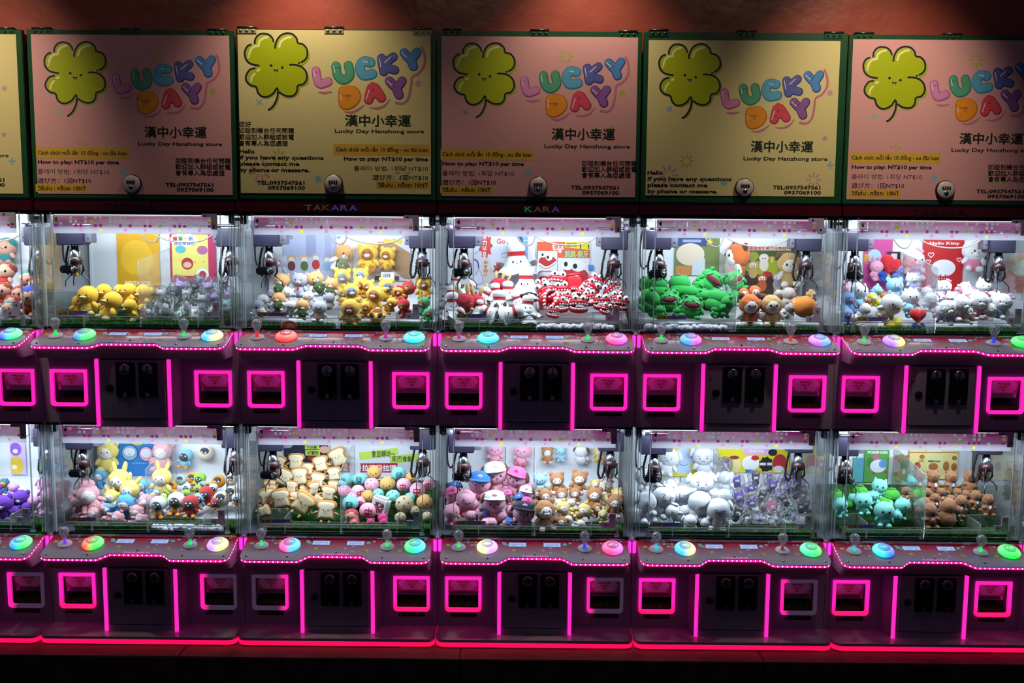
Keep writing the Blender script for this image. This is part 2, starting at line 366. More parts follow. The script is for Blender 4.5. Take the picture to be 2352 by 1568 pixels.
def make_machine():
    R = empty('claw_machine', (0, 0, 0))
    hw = .399
    # cabinet shell with two prize openings
    m = MB()
    wx0, wx1, wz0, wz1 = .2305, .3555, .080, .206
    for s in (-1, 1):
        def bx(a, b, z0, z1, y0=0, y1=.012):
            m.box(min(s * a, s * b), max(s * a, s * b), y0, y1, z0, z1, PLA)
        bx(.15, wx0, 0, .379); bx(wx1, hw, 0, .379); bx(wx0, wx1, 0, wz0); bx(wx0, wx1, wz1, .379)
        m.box(min(s * .392, s * hw), max(s * .392, s * hw), .012, .5, 0, .379, PLA)
    m.box(-.15, .15, 0, .012, 0, .379, PLA); m.box(-hw, hw, .49, .5, 0, .379, PLA); m.box(-hw, hw, .012, .49, 0, .008, PLA)
    m.build('cabinet', R)
    # protruding coin box
    m = MB(); m.add([(-.165, 0, .0), (.165, 0, .0), (.15, -.08, .0), (-.15, -.08, .0), (-.165, 0, .285), (.165, 0, .285), (.15, -.08, .285), (-.15, -.08, .285)],
                    [(0, 3, 2, 1), (4, 5, 6, 7), (0, 4, 7, 3), (1, 2, 6, 5), (3, 7, 6, 2)], PLA)
    m.build('coin_box', R)
    for s in (-1, 1):
        m = MB(); m.box(-.007, .007, -.006, .004, .002, .272, PINKS, bev=.002); o = m.build('led_strip', R); o.location = (s * .1435, -.081, 0); o['label'] = 'vertical glowing pink light strip'
    m = MB(); m.box(-.131, .131, -.0815, -.0795, .031, .272, GAP); m.box(-.128, .128, -.0855, -.0805, .034, .269, PLA, bev=.0015)
    m.lathe([(0, -.003), (.013, -.003), (.015, 0), (.015, .004)], (-.092, -.0875, .157), 20, BLK, 'Y'); m.lathe([(0, -.005), (.005, -.005), (.005, 0)], (-.092, -.088, .157), 12, DKM, 'Y')
    m.box(-.120, -.108, -.0885, -.0855, .213, .242, PLA, bev=.001)
    door = m.build('coin_door', R)
    for cx in (-.028, .0615):
        m = MB(); hwid = .0365
        m.box(-hwid, hwid, -.008, 0, -.07, .07, DKM, bev=.0015)
        m.lathe([(0, -.001), (.017, -.003), (.021, -.001), (.021, .004)], (0, -.009, .043), 24, STL, 'Y')
        m.box(-.0016, .0016, -.014, -.008, .024, .062, GAP)
        m.add([(-.012, -.0095, .006), (-.008, -.0095, .010), (.014, -.0095, -.012), (.010, -.0095, -.016)], [(0, 1, 2, 3)], BLK)
        m.box(-.004, .004, -.014, -.008, -.048, -.014, BLK); m.box(-.009, .009, -.012, -.008, -.062, -.044, GAP); m.box(-.007, .007, -.016, -.009, -.066, -.05, STL, bev=.001)
        for a in (-1, 1):
            for b in (-1, 1): m.lathe([(0, -.002), (.004, -.001), (.004, 0)], (a * .029, -.0085, b * .062), 8, BLK, 'Y')
        o = m.build('coin_slot', door); o.location = (cx, -.0855, .191)
    # prize windows
    for s in (-1, 1):
        m = MB(); ox, oz = .075, .075; t = .0125
        def rr(hx, hz, r, top=False):
            P = []
            for cx, cz, a0, q in ((hx, hz, 0, r if not top else .0015), (-hx, hz, PI / 2, r if not top else .0015), (-hx, -hz, PI, r), (hx, -hz, 1.5 * PI, r)):
                for i in range(5):
                    a = a0 + PI / 2 * i / 4
                    P.append((cx - math.copysign(q, cx) + q * math.cos(a), cz - math.copysign(q, cz) + q * math.sin(a)))
            return P
        A = rr(ox, oz, .016, True); B = rr(ox - t, oz - t, .007); n = len(A)
        vs = [(x, -.006, z) for x, z in A] + [(x, -.006, z) for x, z in B] + [(x, .012, z) for x, z in B] + [(x, 0, z) for x, z in A]
        fs = []
        for i in range(n):
            j = (i + 1) % n; fs += [(i, j, n + j, n + i), (n + i, n + j, 2 * n + j, 2 * n + i), (3 * n + i, 3 * n + j, j, i)]
        m.add(vs, fs, None); m.mats = [PINKF]
        o = m.build('prize_window_frame', R); o.location = (s * .293, 0, .143); o.name = 'prize_window_frame'
        # bin inside
        m = MB(); bw = .0725
        m.box(-bw, bw, .012, .20, -.073, -.066, PLA); m.box(-bw, -bw + .003, .013, .2, -.073, .075, PLA); m.box(bw - .003, bw, .013, .2, -.073, .075, PLA); m.box(-bw, bw, .2, .205, -.073, .075, PLA); m.box(-bw, bw, .013, .2, .066, .07, PLA)
        b = m.build('prize_bin', R); b.location = (s * .293, 0, .143)
        m = MB(); fc = mat('flap_pink', 'e07a9c', .5); fw = mat('flap_white', 'f2e8f2', .5); fr = mat('flap_red', 'c80c18', .5)
        m.add([(-.062, .018, .063), (.062, .018, .063), (.062, .028, .002), (-.062, .028, .002)], [(0, 3, 2, 1)], fc)
        m.add([(-.062, .020, .063), (.062, .020, .063), (.062, .030, .002), (-.062, .030, .002)], [(0, 1, 2, 3)], fc)
        def fy(z): return .0175 + (.063 - z) / .061 * .01
        hexa = [(-.058, .034), (-.036, .061), (.036, .061), (.058, .034), (.036, .007), (-.036, .007)]
        m.add([(x, fy(z) - .0004, z) for x, z in hexa], [list(range(6))], fw)
        for tx, z0, z1, hwx in (('PRIZE', .040, .049, .025), ('OUT', .026, .036, .017)):
            V, Fc, bb = text_geo(tx, .035)
            m.add([(-hwx + 2 * hwx * (a - bb[0]) / (bb[2] - bb[0]), fy(z0 + (z1 - z0) * (c - bb[1]) / (bb[3] - bb[1])) - .0008, z0 + (z1 - z0) * (c - bb[1]) / (bb[3] - bb[1])) for a, c in V], Fc, fr)
        m.add([(-.009, fy(.021) - .0008, .021), (0, fy(.013) - .0008, .013), (.009, fy(.021) - .0008, .021)], [(0, 1, 2)], fr)
        m.box(-.062, .062, .026, .030, -.012, .002, EDT)
        m.box(-.062, .062, .0255, .0305, -.0135, -.0118, EDG)
        o = m.build('prize_flap', R); o.location = (s * .293, 0, .143)
        m = MB(); rnd = random.Random(3)
        m.box(-.068, .068, .02, .195, -.066, -.061, TURFD)
        for _ in range(900):
            x, y = rnd.uniform(-.067, .067), rnd.uniform(.02, .19); a = rnd.uniform(0, PI); l = rnd.uniform(.008, .016); dx, dy = rnd.uniform(-.006, .006), rnd.uniform(-.006, .006)
            m.add([(x - .001 * math.cos(a), y - .001 * math.sin(a), -.062), (x + .001 * math.cos(a), y + .001 * math.sin(a), -.062), (x + dx, y + dy, -.062 + l)], [(0, 1, 2)], mat('bin_turf_green', '78c048', .6))
        o = m.build('bin_turf', b, kind='stuff')
        m = MB(); ys = mat('sticker_amber', '6a4a18', .6); dk = mat('sticker_dark', '17141a', .6); gr = mat('sticker_grey', '4c4654', .6)
        m.box(-.055, .055, -.0008, 0, -.009, .009, dk); m.quadxz(-.053, -.040, -.0075, .0075, -.0012, ys)
        m.poly([(-.036, -.006), (-.030, .002), (-.026, .000), (-.020, .006), (-.014, .002), (-.004, .003), (.002, -.003), (-.008, -.001), (-.018, -.001), (-.024, -.005), (-.03, -.003)], -.0012, gr)
        m.text('ATTENTION', .007, .001, .052, .006, -.0012, gr, .02); m.text('夾手注意', .007, -.006, .04, -.001, -.0012, gr)
        o = m.build('warning_sticker', R); o.location = (s * .293, -.0005, .054)
    # control shelf
    for s in (-1, 1):
        m = MB(); m.box(-.0062, .0062, -.006, -.0005, .325, .374, mat('side_pink_light', '401028', .4, emit=(1, .02, .36), es=2.6), bev=.002); o = m.build('side_light', R); o.location = (s * .3905, 0, 0)
    out = outline()
    m = MB(); sk = outline(.006)
    n = len(sk); top = [(x, y, czs(y, -.0102)) for x, y in sk]
    bot = [(x * 1.008, y * .82 if y < 0 else y, .279) for x, y in sk]
    m.add(top + bot, [(i, n + i, n + (i + 1) % n, (i + 1) % n) for i in range(n)] + [list(range(2 * n - 1, n - 1, -1))], PLA)
    m.build('shelf_body', R)
    m = MB(); n = len(out); led = outline(.002)
    vs = [(x, y, czs(y, -.0015)) for x, y in led] + [(x, y, czs(y, -.0105)) for x, y in led]
    m.add(vs, [(i, n + i, n + i + 1, i + 1) for i in range(n - 1)], PINK); o = m.build('led_edge', R); o['label'] = 'glowing pink light band under the shelf edge'
    m = MB(); P = led; acc = 0; stepd = .0185; nxt = .012
    for i in range(n - 1):
        a, b = Vector(P[i]), Vector(P[i + 1]); L = (b - a).length; nn = Vector((b - a)).normalized(); nr = Vector((nn.y, -nn.x))
        while nxt <= acc + L:
            p = a + nn * (nxt - acc); q = p + nr * .0008
            zz = czs(q.y, -.006)
            m.add([(q.x - nn.x * .002, q.y - nn.y * .0015, zz - .0024), (q.x + nn.x * .0015, q.y + nn.y * .0015, zz - .0024), (q.x + nn.x * .0015, q.y + nn.y * .0015, zz + .0024), (q.x - nn.x * .0015, q.y - nn.y * .0015, zz + .0024)], [(0, 1, 2, 3)], LEDW)
            nxt += stepd
        acc += L
    m.build('led_dots', R, kind='stuff')
    m = MB(); slab_from(out, -.0015, 0.0015, CONS, m)
    def cq(x0, x1, y0, y1, mt): m.add([(x0, y0, czs(y0, .002)), (x1, y0, czs(y0, .002)), (x1, y1, czs(y1, .002)), (x0, y1, czs(y1, .002))], [(0, 1, 2, 3)], mt)
    rnd = random.Random(5)
    for gx in range(-23, 24):
        for gy in range(6):
            x, y = gx * .016, -.012 - gy * .0155
            pr = .34 if gy < 3 else .16
            if abs(x) > .36 or rnd.random() > pr: continue
            if abs(x) < .12 and gy < 4 and rnd.random() < .6: continue
            cq(x - .006, x + .006, y - .0058, y + .0058, CSQ['y'] if rnd.random() < .11 else (CSQ['w'] if rnd.random() < .55 else CSQ['d']))
    for x, y in ((-.352, -.045), (-.085, -.075), (.12, -.085), (.255, -.085)): cq(x - .008, x + .008, y - .006, y + .006, CSQ['y'])
    for tx, x0 in (('MOVE', -.325), ('MOVE', .185)):
        V, Fc, bb = text_geo(tx, .01)
        m.add([(x0 + .05 * (a - bb[0]) / (bb[2] - bb[0]), -.018 + .007 * (c - bb[1]) / (bb[3] - bb[1]), czs(-.018 + .007 * (c - bb[1]) / (bb[3] - bb[1]), .0022)) for a, c in V], Fc, CSQ['w'])
    V, Fc, bb = text_geo('TAKARA', .01)
    tkm = mat('glowing_pink_letters', 'ff80c0', .3, emit=(1, .1, .45), es=.5)
    m.add([(-.055 + .11 * (a - bb[0]) / (bb[2] - bb[0]), -.116 + .010 * (c - bb[1]) / (bb[3] - bb[1]), czs(-.116 + .01 * (c - bb[1]) / (bb[3] - bb[1]), .0022)) for a, c in V], Fc, tkm)
    m.build('control_panel', R)
    m = MB()
    for x, y in ((-.355, -.128), (-.19, -.128), (0, -.098), (.19, -.128), (.355, -.128), (-.3, -.006), (-.11, -.006), (.1, -.006), (.3, -.006)):
        m.lathe([(0, .004), (.003, .0035), (.0042, .001), (.0042, -.001)], (x, y, czs(y, .003)), 10, CHR)
    m.build('panel_screws', R, kind='stuff')
    m = MB(); m.box(-.385, .385, -.002, .012, .376, .392, DKM, bev=.002); m.box(-.37, .37, -.006, -.002, .380, .384, EDT); m.build('sill', R)
    for cx in (-.07, .07):
        m = MB()
        def q(x0, x1, y0, y1, mt, h=.0035): m.add([(x0, y0, czs(y0, h)), (x1, y0, czs(y0, h)), (x1, y1, czs(y1, h)), (x0, y1, czs(y1, h))], [(0, 1, 2, 3)], mt)
        q(-.036, .036, -.056, -.025, mat('lcd_bezel', '8c86a8', .3), .0025); q(-.0335, .0335, -.053, -.028, SCRN); q(-.0335, .0335, -.032, -.028, SCRT, .004)
        for k in range(3): q(-.028, -.002 + .01 * k, -.050 + k * .0055, -.048 + k * .0055, SCRT, .004); q(.012, .028, -.050 + k * .0055, -.048 + k * .0055, SCRT, .004)
        o = m.build('lcd_screen', R); o.location = (cx, 0, 0)
        m = MB(); m.lathe([(0, .0035), (.0085, .0035), (.0095, .001)], (0, 0, 0), 16, TEAL); o = m.build('small_button', R); o.location = (cx + (.052 if cx > 0 else -.052), -.038, czs(-.038)); o.rotation_euler = (math.atan(1 / 3), 0, 0)
    for cx in (-.309, .201):
        m = MB(); m.lathe([(0, .0035), (.027, .003), (.0285, .001), (.0285, -.001)], (0, 0, 0), 24, mat('frosted_disc', 'c8c4d0', .5))
        j = m.build('joystick', R); j.location = (cx, -.062, czs(-.062, .003)); j.rotation_euler = (.30, 0, 0)
        m = MB(); m.lathe([(.0075, 0), (.0075, .006), (.0055, .009), (.0055, .020)], (0, 0, .002), 14, None); m.mats = [PINK]; m.build('stem', j).rotation_euler = (-.26, 0, 0)
        m = MB(); prof = [(.0062, .014), (.0085, .022), (.0125, .031), (.0175, .040), (.0205, .049), (.0205, .056), (.018, .063), (.012, .069), (.005, .0715), (0, .072)]
        m.lathe(prof, (0, 0, .002), 20, glassy('bubble_bulb', (.92, .95, .97), .12, .05, haze=.22, hazecol=(.9, .93, 1))); 
        rnd = random.Random(8)
        for _ in range(70):
            a, b2, r = rnd.uniform(0, 2 * PI), rnd.uniform(-1, 1), .0185 * rnd.random() ** .4
            q2 = math.sqrt(1 - b2 * b2); m.ball((r * q2 * math.cos(a), r * q2 * math.sin(a), .054 + r * b2), rnd.uniform(.0008, .002), mat('bulb_bubble', 'e8eef4', .1, metal=.5), 1)
        m.build('bulb_knob', j).rotation_euler = (-.26, 0, 0)
    for cx in (-.193, .314):
        m = MB(); m.lathe([(.0, .021), (.021, .0215), (.026, .021), (.034, .018), (.0405, .012), (.043, .007), (.0425, .003), (.039, .0), (.03, -.002)], (0, 0, 0), 32, None); m.mats = [PINK]
        b = m.build('push_button', R); b.location = (cx, -.064, czs(-.064, .003)); b.rotation_euler = (math.atan(1 / 3), 0, 0)
        m = MB(); m.lathe([(.0225, .020), (.0225, .0235), (.019, .027), (.012, .030), (0, .031)], (0, 0, 0), 24, glassy('clear_button_cap', (.8, .85, .9), .15, .03, haze=.38, hazecol=(.75, .72, .8)))
        m.lathe([(.0245, .0205), (.0245, .023), (.0225, .0235)], (0, 0, 0), 24, EDT); m.build('button_cap', b)
    # glass box
    zb, zt = .385, .849
    for s in (-1, 1):
        m = MB(); m.box(-.0015, .0015, .012, .478, zb, zt, glassy('side_acrylic', (.955, .965, .97), .05, .03, haze=.03)); o = m.build('side_pane', R); o.location = (s * .393, 0, 0)
        m = MB()
        m.box(-.0016, .0016, -.001, .012, zb, zt, EDG); m.box(-.012, -.0095, -.001, .010, zb, zt, EDT); m.box(.0095, .0115, -.003, .010, zb, zt, EDG); m.box(-.012, .011, .008, .010, zb, zt, GLS)
        o = m.build('corner_post', R); o.location = (s * .382, 0, 0)
    m = MB(); m.box(-.392, .392, .478, .486, zb, zt, WHT)
    for x in (-.391, .381): m.box(x, x + .01, .468, .478, zb, zt, WHT)
    m.box(-.13, -.127, .4765, .478, zb, zt, STL); m.build('back_panel', R)
    m = MB(); m.box(-.392, .392, .012, .478, .372, .385, mat('machine_deck', '3c3a48', .5)); m.build('deck', R)
    m = MB(); m.box(-.392, .392, .012, .478, .8445, .8485, mat('machine_roof', '504c58', .5)); m.box(-.392, .392, -.002, .03, .84, .8485, DKM); m.build('roof_panel', R)
    m = MB(); m.box(-.34, .34, .034, .05, .832, .844, mat('lamp_tube_white', 'ffffff', .4, emit=(.85, .90, 1), es=2.2)); m.build('lamp_tube', R)
    # front door
    m = MB(); m.box(-.334, .339, -.008, -.004, .432, .846, GLS)
    m.box(-.336, -.3325, -.010, -.003, .40, .849, EDG); m.box(.3375, .341, -.010, -.003, .40, .849, EDG)
    m.box(-.334, .339, -.011, -.003, .433, .4365, EDG); m.box(-.334, .339, -.011, -.003, .422, .4255, EDT); m.box(-.334, .339, -.009, -.004, .4445, .4455, EDT)
    m.box(-.375, .345, -.009, -.004, .405, .4065, EDT)
    for sx in (-.338, .338): m.box(sx - .011, sx + .011, -.016, -.004, .395, .404, EDT, bev=.002); m.box(sx - .007, sx + .007, -.014, -.004, .404, .432, EDT, bev=.002)
    fd = m.build('front_door', R)
    m = MB(); rnd = random.Random(11)
    rows = ['...w..w.ww.wwww......w.w.www...w.ww.', '...ww.wy...www.ww.....w..ww....y....', 'm...mm..mm...m.m..mm.y..mmm.w..m.m..', '.....p...y....p...p....p.y...p....y.']
    zed = [.838, .834]; xed = [-.329]
    for r in range(4): zed += [.834 - r * .0165, .823 - r * .0165]
    for c in range(33): xed += [-.322 + c * .0197, -.3105 + c * .0197]
    zed = sorted(set(zed + [.765])); xed = sorted(set(xed + [.325]))
    for x0_, x1_ in zip(xed, xed[1:]):
        for z0_, z1_ in zip(zed, zed[1:]):
            mt_ = BAND; xm, zm = (x0_ + x1_) / 2, (z0_ + z1_) / 2
            for r in range(4):
                if abs(zm - (.8285 - r * .0165)) < .004:
                    c = (xm + .3163) / .0197
                    if abs(c - round(c)) < .2 and 0 <= round(c) < 33 and rows[r][int(round(c))] != '.': mt_ = BSQ[rows[r][int(round(c))]]
            m.add([(x0_, -.0032, z0_), (x1_, -.0032, z0_), (x1_, -.0032, z1_), (x0_, -.0032, z1_)], [(0, 1, 2, 3)], mt_)
    for a in range(9): m.poly([(-.318 + rnd.uniform(-.006, .006), .815 + rnd.uniform(0, .01)), (-.312 + rnd.uniform(-.005, .005), .818 + rnd.uniform(-.01, .004)), (-.315 + rnd.uniform(-.006, .006), .828 + rnd.uniform(-.006, .003))], -.0044, BSQ['g'] if a % 2 else BSQ['y'])
    m.build('pink_band', fd)
    m = MB(); m.box(-.322, -.202, -.0092, -.0085, .440, .4565, mat('sticker_lilac', '8f88c8', .5)); m.quadxz(-.3205, -.279, .4415, .455, -.0095, mat('sticker_yellow', 'b09426', .5))
    m.poly([(-.317, .4435), (-.309, .4435), (-.313, .452)], -.0098, GAP); m.text('注意', -.303, .4435, -.286, .4525, -.0098, GAP, .02)
    m.text('為了您的安全請勿搖晃', -.275, .449, -.207, .4545, -.0098, mat('sticker_ink', '25205a', .6), .03); m.text('或敲打機台以免受傷', -.275, .442, -.22, .4475, -.0098, mat('sticker_ink'), .03)
    m.build('caution_sticker', fd)
    brk = mat('bracket_metal', 'c0b8d0', .4, metal=.1)
    for flip, cx, cz in ((1, .329, .846), (-1, .329, .434)):
        m = MB(); m.box(-.061, 0, -.016, -.009, -.0135, .0, brk, bev=.001) if flip == 1 else m.box(-.055, 0, -.016, -.009, 0, .0235, brk, bev=.001)
        m.box(-.0235, 0, -.0165, -.009, -.062, -.001, brk, bev=.001) if flip == 1 else m.box(-.0265, 0, -.0165, -.009, .001, .060, brk, bev=.001)
        for x, z in (((-.045, -.007), (-.012, -.045)) if flip == 1 else ((-.040, .011), (-.013, .044))): m.lathe([(0, -.002), (.0035, -.001), (.0035, .001)], (x, -.0175, z), 10, BLK, 'Y')
        o = m.build('door_bracket', fd); o.location = (cx, 0, cz)
    m = MB(); m.add([(0, .014, zb), (0, .38, zb), (0, .38, .70), (0, .014, .655)], [(0, 1, 2, 3)], GLP)
    m.tube([(0, .014, zb), (0, .014, .655), (0, .38, .70), (0, .38, zb)], .0012, EDG, 4); m.build('partition', R)
    for s in (-1, 1):
        m = MB(); x0, x1 = (-.385, -.232) if s < 0 else (.232, .385)
        xi = x1 if s < 0 else x0
        m.box(xi - .001, xi + .001, .016, .15, zb, .455, GLP); m.box(x0, x1, .149, .151, zb, .455, GLP); m.tube([(xi, .016, .455), (xi, .15, .455)], .0012, EDG, 4); m.tube([(x0, .15, .455), (x1, .15, .455)], .0012, EDG, 4)
        m.tube([(xi, .016, .386), (xi, .016, .455)], .0012, EDG, 4); m.build('chute_guard', R)
        m = MB(); m.box(s * .378 - .013, s * .378 + .013, .02, .06, .805, .849, GBX, bev=.004); m.lathe([(0, -.001), (.004, -.001), (.004, .001)], (s * .378, .019, .816), 10, STL, 'Y')
        m.box(s * .378 - .004, s * .378 + .004, .06, .46, .82, .832, STL); m.build('gantry_rail', R)
    # cranes
    for s, cx, cy in ((-1, -.300, .12), (1, .322, .19)):
        m = MB()
        m.box(-.062, .045, -.03, .05, .716, .792, GBX, bev=.003) if s < 0 else m.box(-.052, .055, -.03, .05, .712, .790, GBX, bev=.003)
        m.box(.045 if s < 0 else -.072, .075 if s < 0 else -.052, -.01, .04, .725, .80, GBX2, bev=.002); m.lathe([(0, -.002), (.003, -.001), (.003, .001)], ((.06 if s < 0 else -.062), -.011, .745), 8, BLK, 'Y')
        m.tube([(-.07, 0, .80), (.07, 0, .80)], .005, STL, 8); m.lathe([(0, -.012), (.016, -.012), (.018, 0), (.016, .012), (0, .012)], (.058 * s, 0, .80), 16, GBX2, 'Y')
        g = m.build('crane', R); g.location = (cx, cy, 0)
        m = MB(); m.lathe([(0, .712), (.012, .712), (.012, .698), (.020, .697), (.0205, .668)], n=18, m=STL); m.lathe([(.0205, .668), (.026, .667), (.026, .637), (.0205, .636)], n=18, m=MAR)
        m.lathe([(.0205, .636), (.020, .606), (.016, .604), (.016, .592), (.010, .588), (0, .588)], n=18, m=STL)
        for k in range(6):
            a = k * PI / 3; m.box(math.cos(a) * .013 - .002, math.cos(a) * .013 + .002, math.sin(a) * .013 - .002, math.sin(a) * .013 + .002, .698, .716, BLK)
        m.build('claw_motor', g)
        for k in range(3):
            a = PI * (-.02 + 2 / 3 * k) + (PI if s < 0 else 0) * 0 + .15
            ca, sa = math.cos(a), math.sin(a); P = [(.029, .655), (.031, .612), (.020, .596), (.034, .588), (.052, .570), (.0535, .548)]
            m = MB(); m.tube([(ca * r, sa * r, z) for r, z in P[:3]], [.004, .0045, .003], DKM, 6); m.tube([(ca * r, sa * r, z) for r, z in P[2:]], [.003, .0026, .0022, .0018], mat('prong_steel', '55565e', .3, metal=.9), 6)
            m.build('claw_prong', g)
        m = MB(); P = []; base = [(-.026 * s * -1 if s > 0 else -.03, 0.01, .712), ((-.045), .01, .66), (-.05, .005, .61), (-.04, 0, .59), (-.028, 0, .61), (-.022, 0, .66)] if s > 0 else [(-.03, .01, .712), (-.042, .01, .66), (-.040, .005, .612), (-.03, 0, .60), (-.022, 0, .64), (-.012, 0, .69)]
        if s > 0: base[0] = (-.034, .01, .712)
        sp = smooth_path(base, k=14); 
        for i, p in enumerate(sp):
            a = i * 1.9; t = Vector(sp[min(i + 1, len(sp) - 1)]) - Vector(sp[max(i - 1, 0)]); t.normalize(); u = t.cross(Vector((0, 1, 0))).normalized(); v2 = t.cross(u)
            P.append(Vector(p) + (u * math.cos(a) + v2 * math.sin(a)) * .0052)
        m.tube(P, .0022, BLK, 5); m.tube(sp, .0045, BLK, 6); m.build('coiled_cable', g)
        if s < 0:
            m = MB(); m.box(-.045, .012, -.05, -.028, .602, .634, BLK, bev=.006); m.lathe([(0, -.006), (.009, -.008), (.013, -.004), (.016, 0), (.016, .02)], (.012, -.046, .618), 20, BLK, 'Y'); m.lathe([(0, -.003), (.007, -.002), (.0085, 0)], (.012, -.053, .618), 16, CHR, 'Y')
            m.build('camera_module', g)
            m = MB(); m.tube(smooth_path([(-.065, .05, .79), (-.072, .05, .72), (-.07, .05, .66), (-.058, .05, .635), (-.045, .04, .65)]), .004, mat('grey_cable', '34323a', .4), 8); m.build('loop_cable', g)
    m = MB(); cb = mat('bronze_grey_cable', '8c8478', .3, metal=.4)
    m.tube(smooth_path([(-.03, .2, .80), (.0, .2, .762), (.06, .2, .738), (.13, .2, .730), (.2, .2, .738), (.25, .2, .765)]), .0032, cb, 8)
    m.tube(smooth_path([(-.10, .28, .79), (-.06, .28, .735), (-.02, .28, .732), (.0, .28, .79)]), .0032, cb, 8); m.build('hanging_cable', R)
    # front wiring panel / turf at the foot of the glass
    return R
def turf(name, w_, d_, h, n, m_, seed, parent, loc):
    m = MB(); rnd = random.Random(seed); m.box(-w_ / 2, w_ / 2, 0, d_, 0, h, TURFD)
    for _ in range(n):
        x = rnd.uniform(-w_ / 2, w_ / 2); y = rnd.choice((rnd.uniform(0, d_), rnd.uniform(-.002, .01))); z = h if y > .004 else rnd.uniform(.0, h)
        a = rnd.uniform(0, PI); l = rnd.uniform(.008, .018); dx, dy = rnd.uniform(-.008, .008), rnd.uniform(-.010, .004)
        m.add([(x - .0011 * math.cos(a), y - .0011 * math.sin(a), z), (x + .0011 * math.cos(a), y + .0011 * math.sin(a), z), (x + dx, y + dy, z + l)], [(0, 1, 2)], m_)
    o = m.build(name, parent, kind='stuff'); o.location = loc
    return o

PROTO = make_machine()
NAMES = {  # (row, column): short name of what it holds
 ('u', -3): 'brown-haired doll plushes at the left edge', ('u', -2): 'yellow duck plushes', ('u', -1): 'yellow hooded bear plushes', ('u', 0): 'bowling pin plushes',
 ('u', 1): 'green frog purses', ('u', 2): 'pink-bowed white plushes', ('u', 3): 'lime plushes beyond the right edge',
 ('l', -3): 'purple bear plushes at the left edge', ('l', -2): 'penguin plushes', ('l', -1): 'toast plushes', ('l', 0): 'pink round plushes in caps',
 ('l', 1): 'white puppy plushes', ('l', 2): 'brown capybara plushes', ('l', 3): 'yellow plushes at the right edge'}
SHORT = {('u', -3): 'upper doll machine', ('u', -2): 'upper duck machine', ('u', -1): 'upper hooded bear machine', ('u', 0): 'upper bowling pin machine',
 ('u', 1): 'upper frog machine', ('u', 2): 'upper pink-bow machine', ('u', 3): 'upper machine past the right edge',
 ('l', -3): 'lower purple bear machine', ('l', -2): 'lower penguin machine', ('l', -1): 'lower toast machine', ('l', 0): 'lower pink-cap machine',
 ('l', 1): 'lower puppy machine', ('l', 2): 'lower capybara machine', ('l', 3): 'lower machine at right edge'}
BTN = {('u', -3): (('1060ff', '20ffa0'),) * 2, ('u', -2): (('2090d0', '30ff70'), ('20c8ff', 'e8f0b0')), ('u', -1): (('ff2828', 'ff4838'), ('00d8ff', '10ffe0')), ('u', 0): (('10f0e0', '20d0ff'), ('ff40a0', 'e060e0')),
 ('u', 1): (('20a8ff', 'e050e0'), ('c060f0', '40a8ff')), ('u', 2): (('b070ff', 'f0f080'), ('10ff50', '20ff40')), ('u', 3): (('10ff50', '20ff40'),) * 2,
 ('l', -3): (('10a0ff', '10ff70'),) * 2, ('l', -2): (('ff5020', '20ff40'), ('d090ff', 'ffffa0')), ('l', -1): (('ff40b0', '40d0f0'), ('10f080', '10e8ff')), ('l', 0): (('f8ffb0', 'd8a8ff'), ('ff3088', 'e060d0')),
 ('l', 1): (('30c8ff', 'f0ffb0'), ('20e0a0', '20ff60')), ('l', 2): (('10e8f0', '2080ff'), ('10ff50', '10ff40')), ('l', 3): (('10ff50', '10ff40'),) * 2}
STEM = {('u', -3): 'gg', ('u', -2): 'gg', ('u', -1): 'rm', ('u', 0): 'mg', ('u', 1): 'gr', ('u', 2): 'gb', ('u', 3): 'bb', ('l', -3): 'gg', ('l', -2): 'vg', ('l', -1): 'gg', ('l', 0): 'gb', ('l', 1): 'ck', ('l', 2): 'cg', ('l', 3): 'gg'}
SC = {'g': '20ff70', 'r': 'ff2810', 'm': 'd020b0', 'b': '3040ff', 'v': '9030ff', 'c': '20d8f0', 'k': '803020'}
FR = {'full': grad_emit('frame_led_pink_red', (1, .01, .14), (1, .016, .42), 2, -.075, -.02, 1.25, '401028'),
      'left': grad_emit('frame_led_left_only', (1, .016, .36), (.035, .02, .045), 0, -.066, -.035, 1.2, '908898'),
      'right': grad_emit('frame_led_right_only', (.035, .02, .045), (1, .016, .36), 0, .03, .064, 1.2, '908898')}
FST = {('l', -3): ('full', 'left'), ('l', -2): ('full', 'left'), ('l', -1): ('right', 'full'), ('l', 0): ('full', 'left'), ('l', 1): ('full', 'left'), ('l', 2): ('full', 'full'), ('l', 3): ('full', 'full')}
def setmat(o, m):
    o.material_slots[0].link = 'OBJECT'; o.material_slots[0].material = m
LETREFL = [mat('header_metal_dim', '3a3648', .35, metal=.8), mat('header_reflection_gold', 'd8b890', .3, metal=.6), mat('header_reflection_orange', 'e0906a', .3, metal=.6), mat('header_reflection_violet', '8868f0', .3, metal=.5, emit=(.2, .12, .7), es=.12), mat('header_reflection_green', '20c060', .3, metal=.4, emit=(.02, .5, .12), es=.12)]  # coloured reflections painted into the header letter metal, two with a slight glow
LETREFLS = {-3: [0] * 6, -2: [0] * 6, -1: [1, 1, 2, 3, 3, 3], 0: [0, 0, 4, 1, 1, 3], 1: [0] * 6, 2: [0] * 6, 3: [0] * 6}
MZ = {'u': .931, 'l': .081}
MACH = {}
first = True
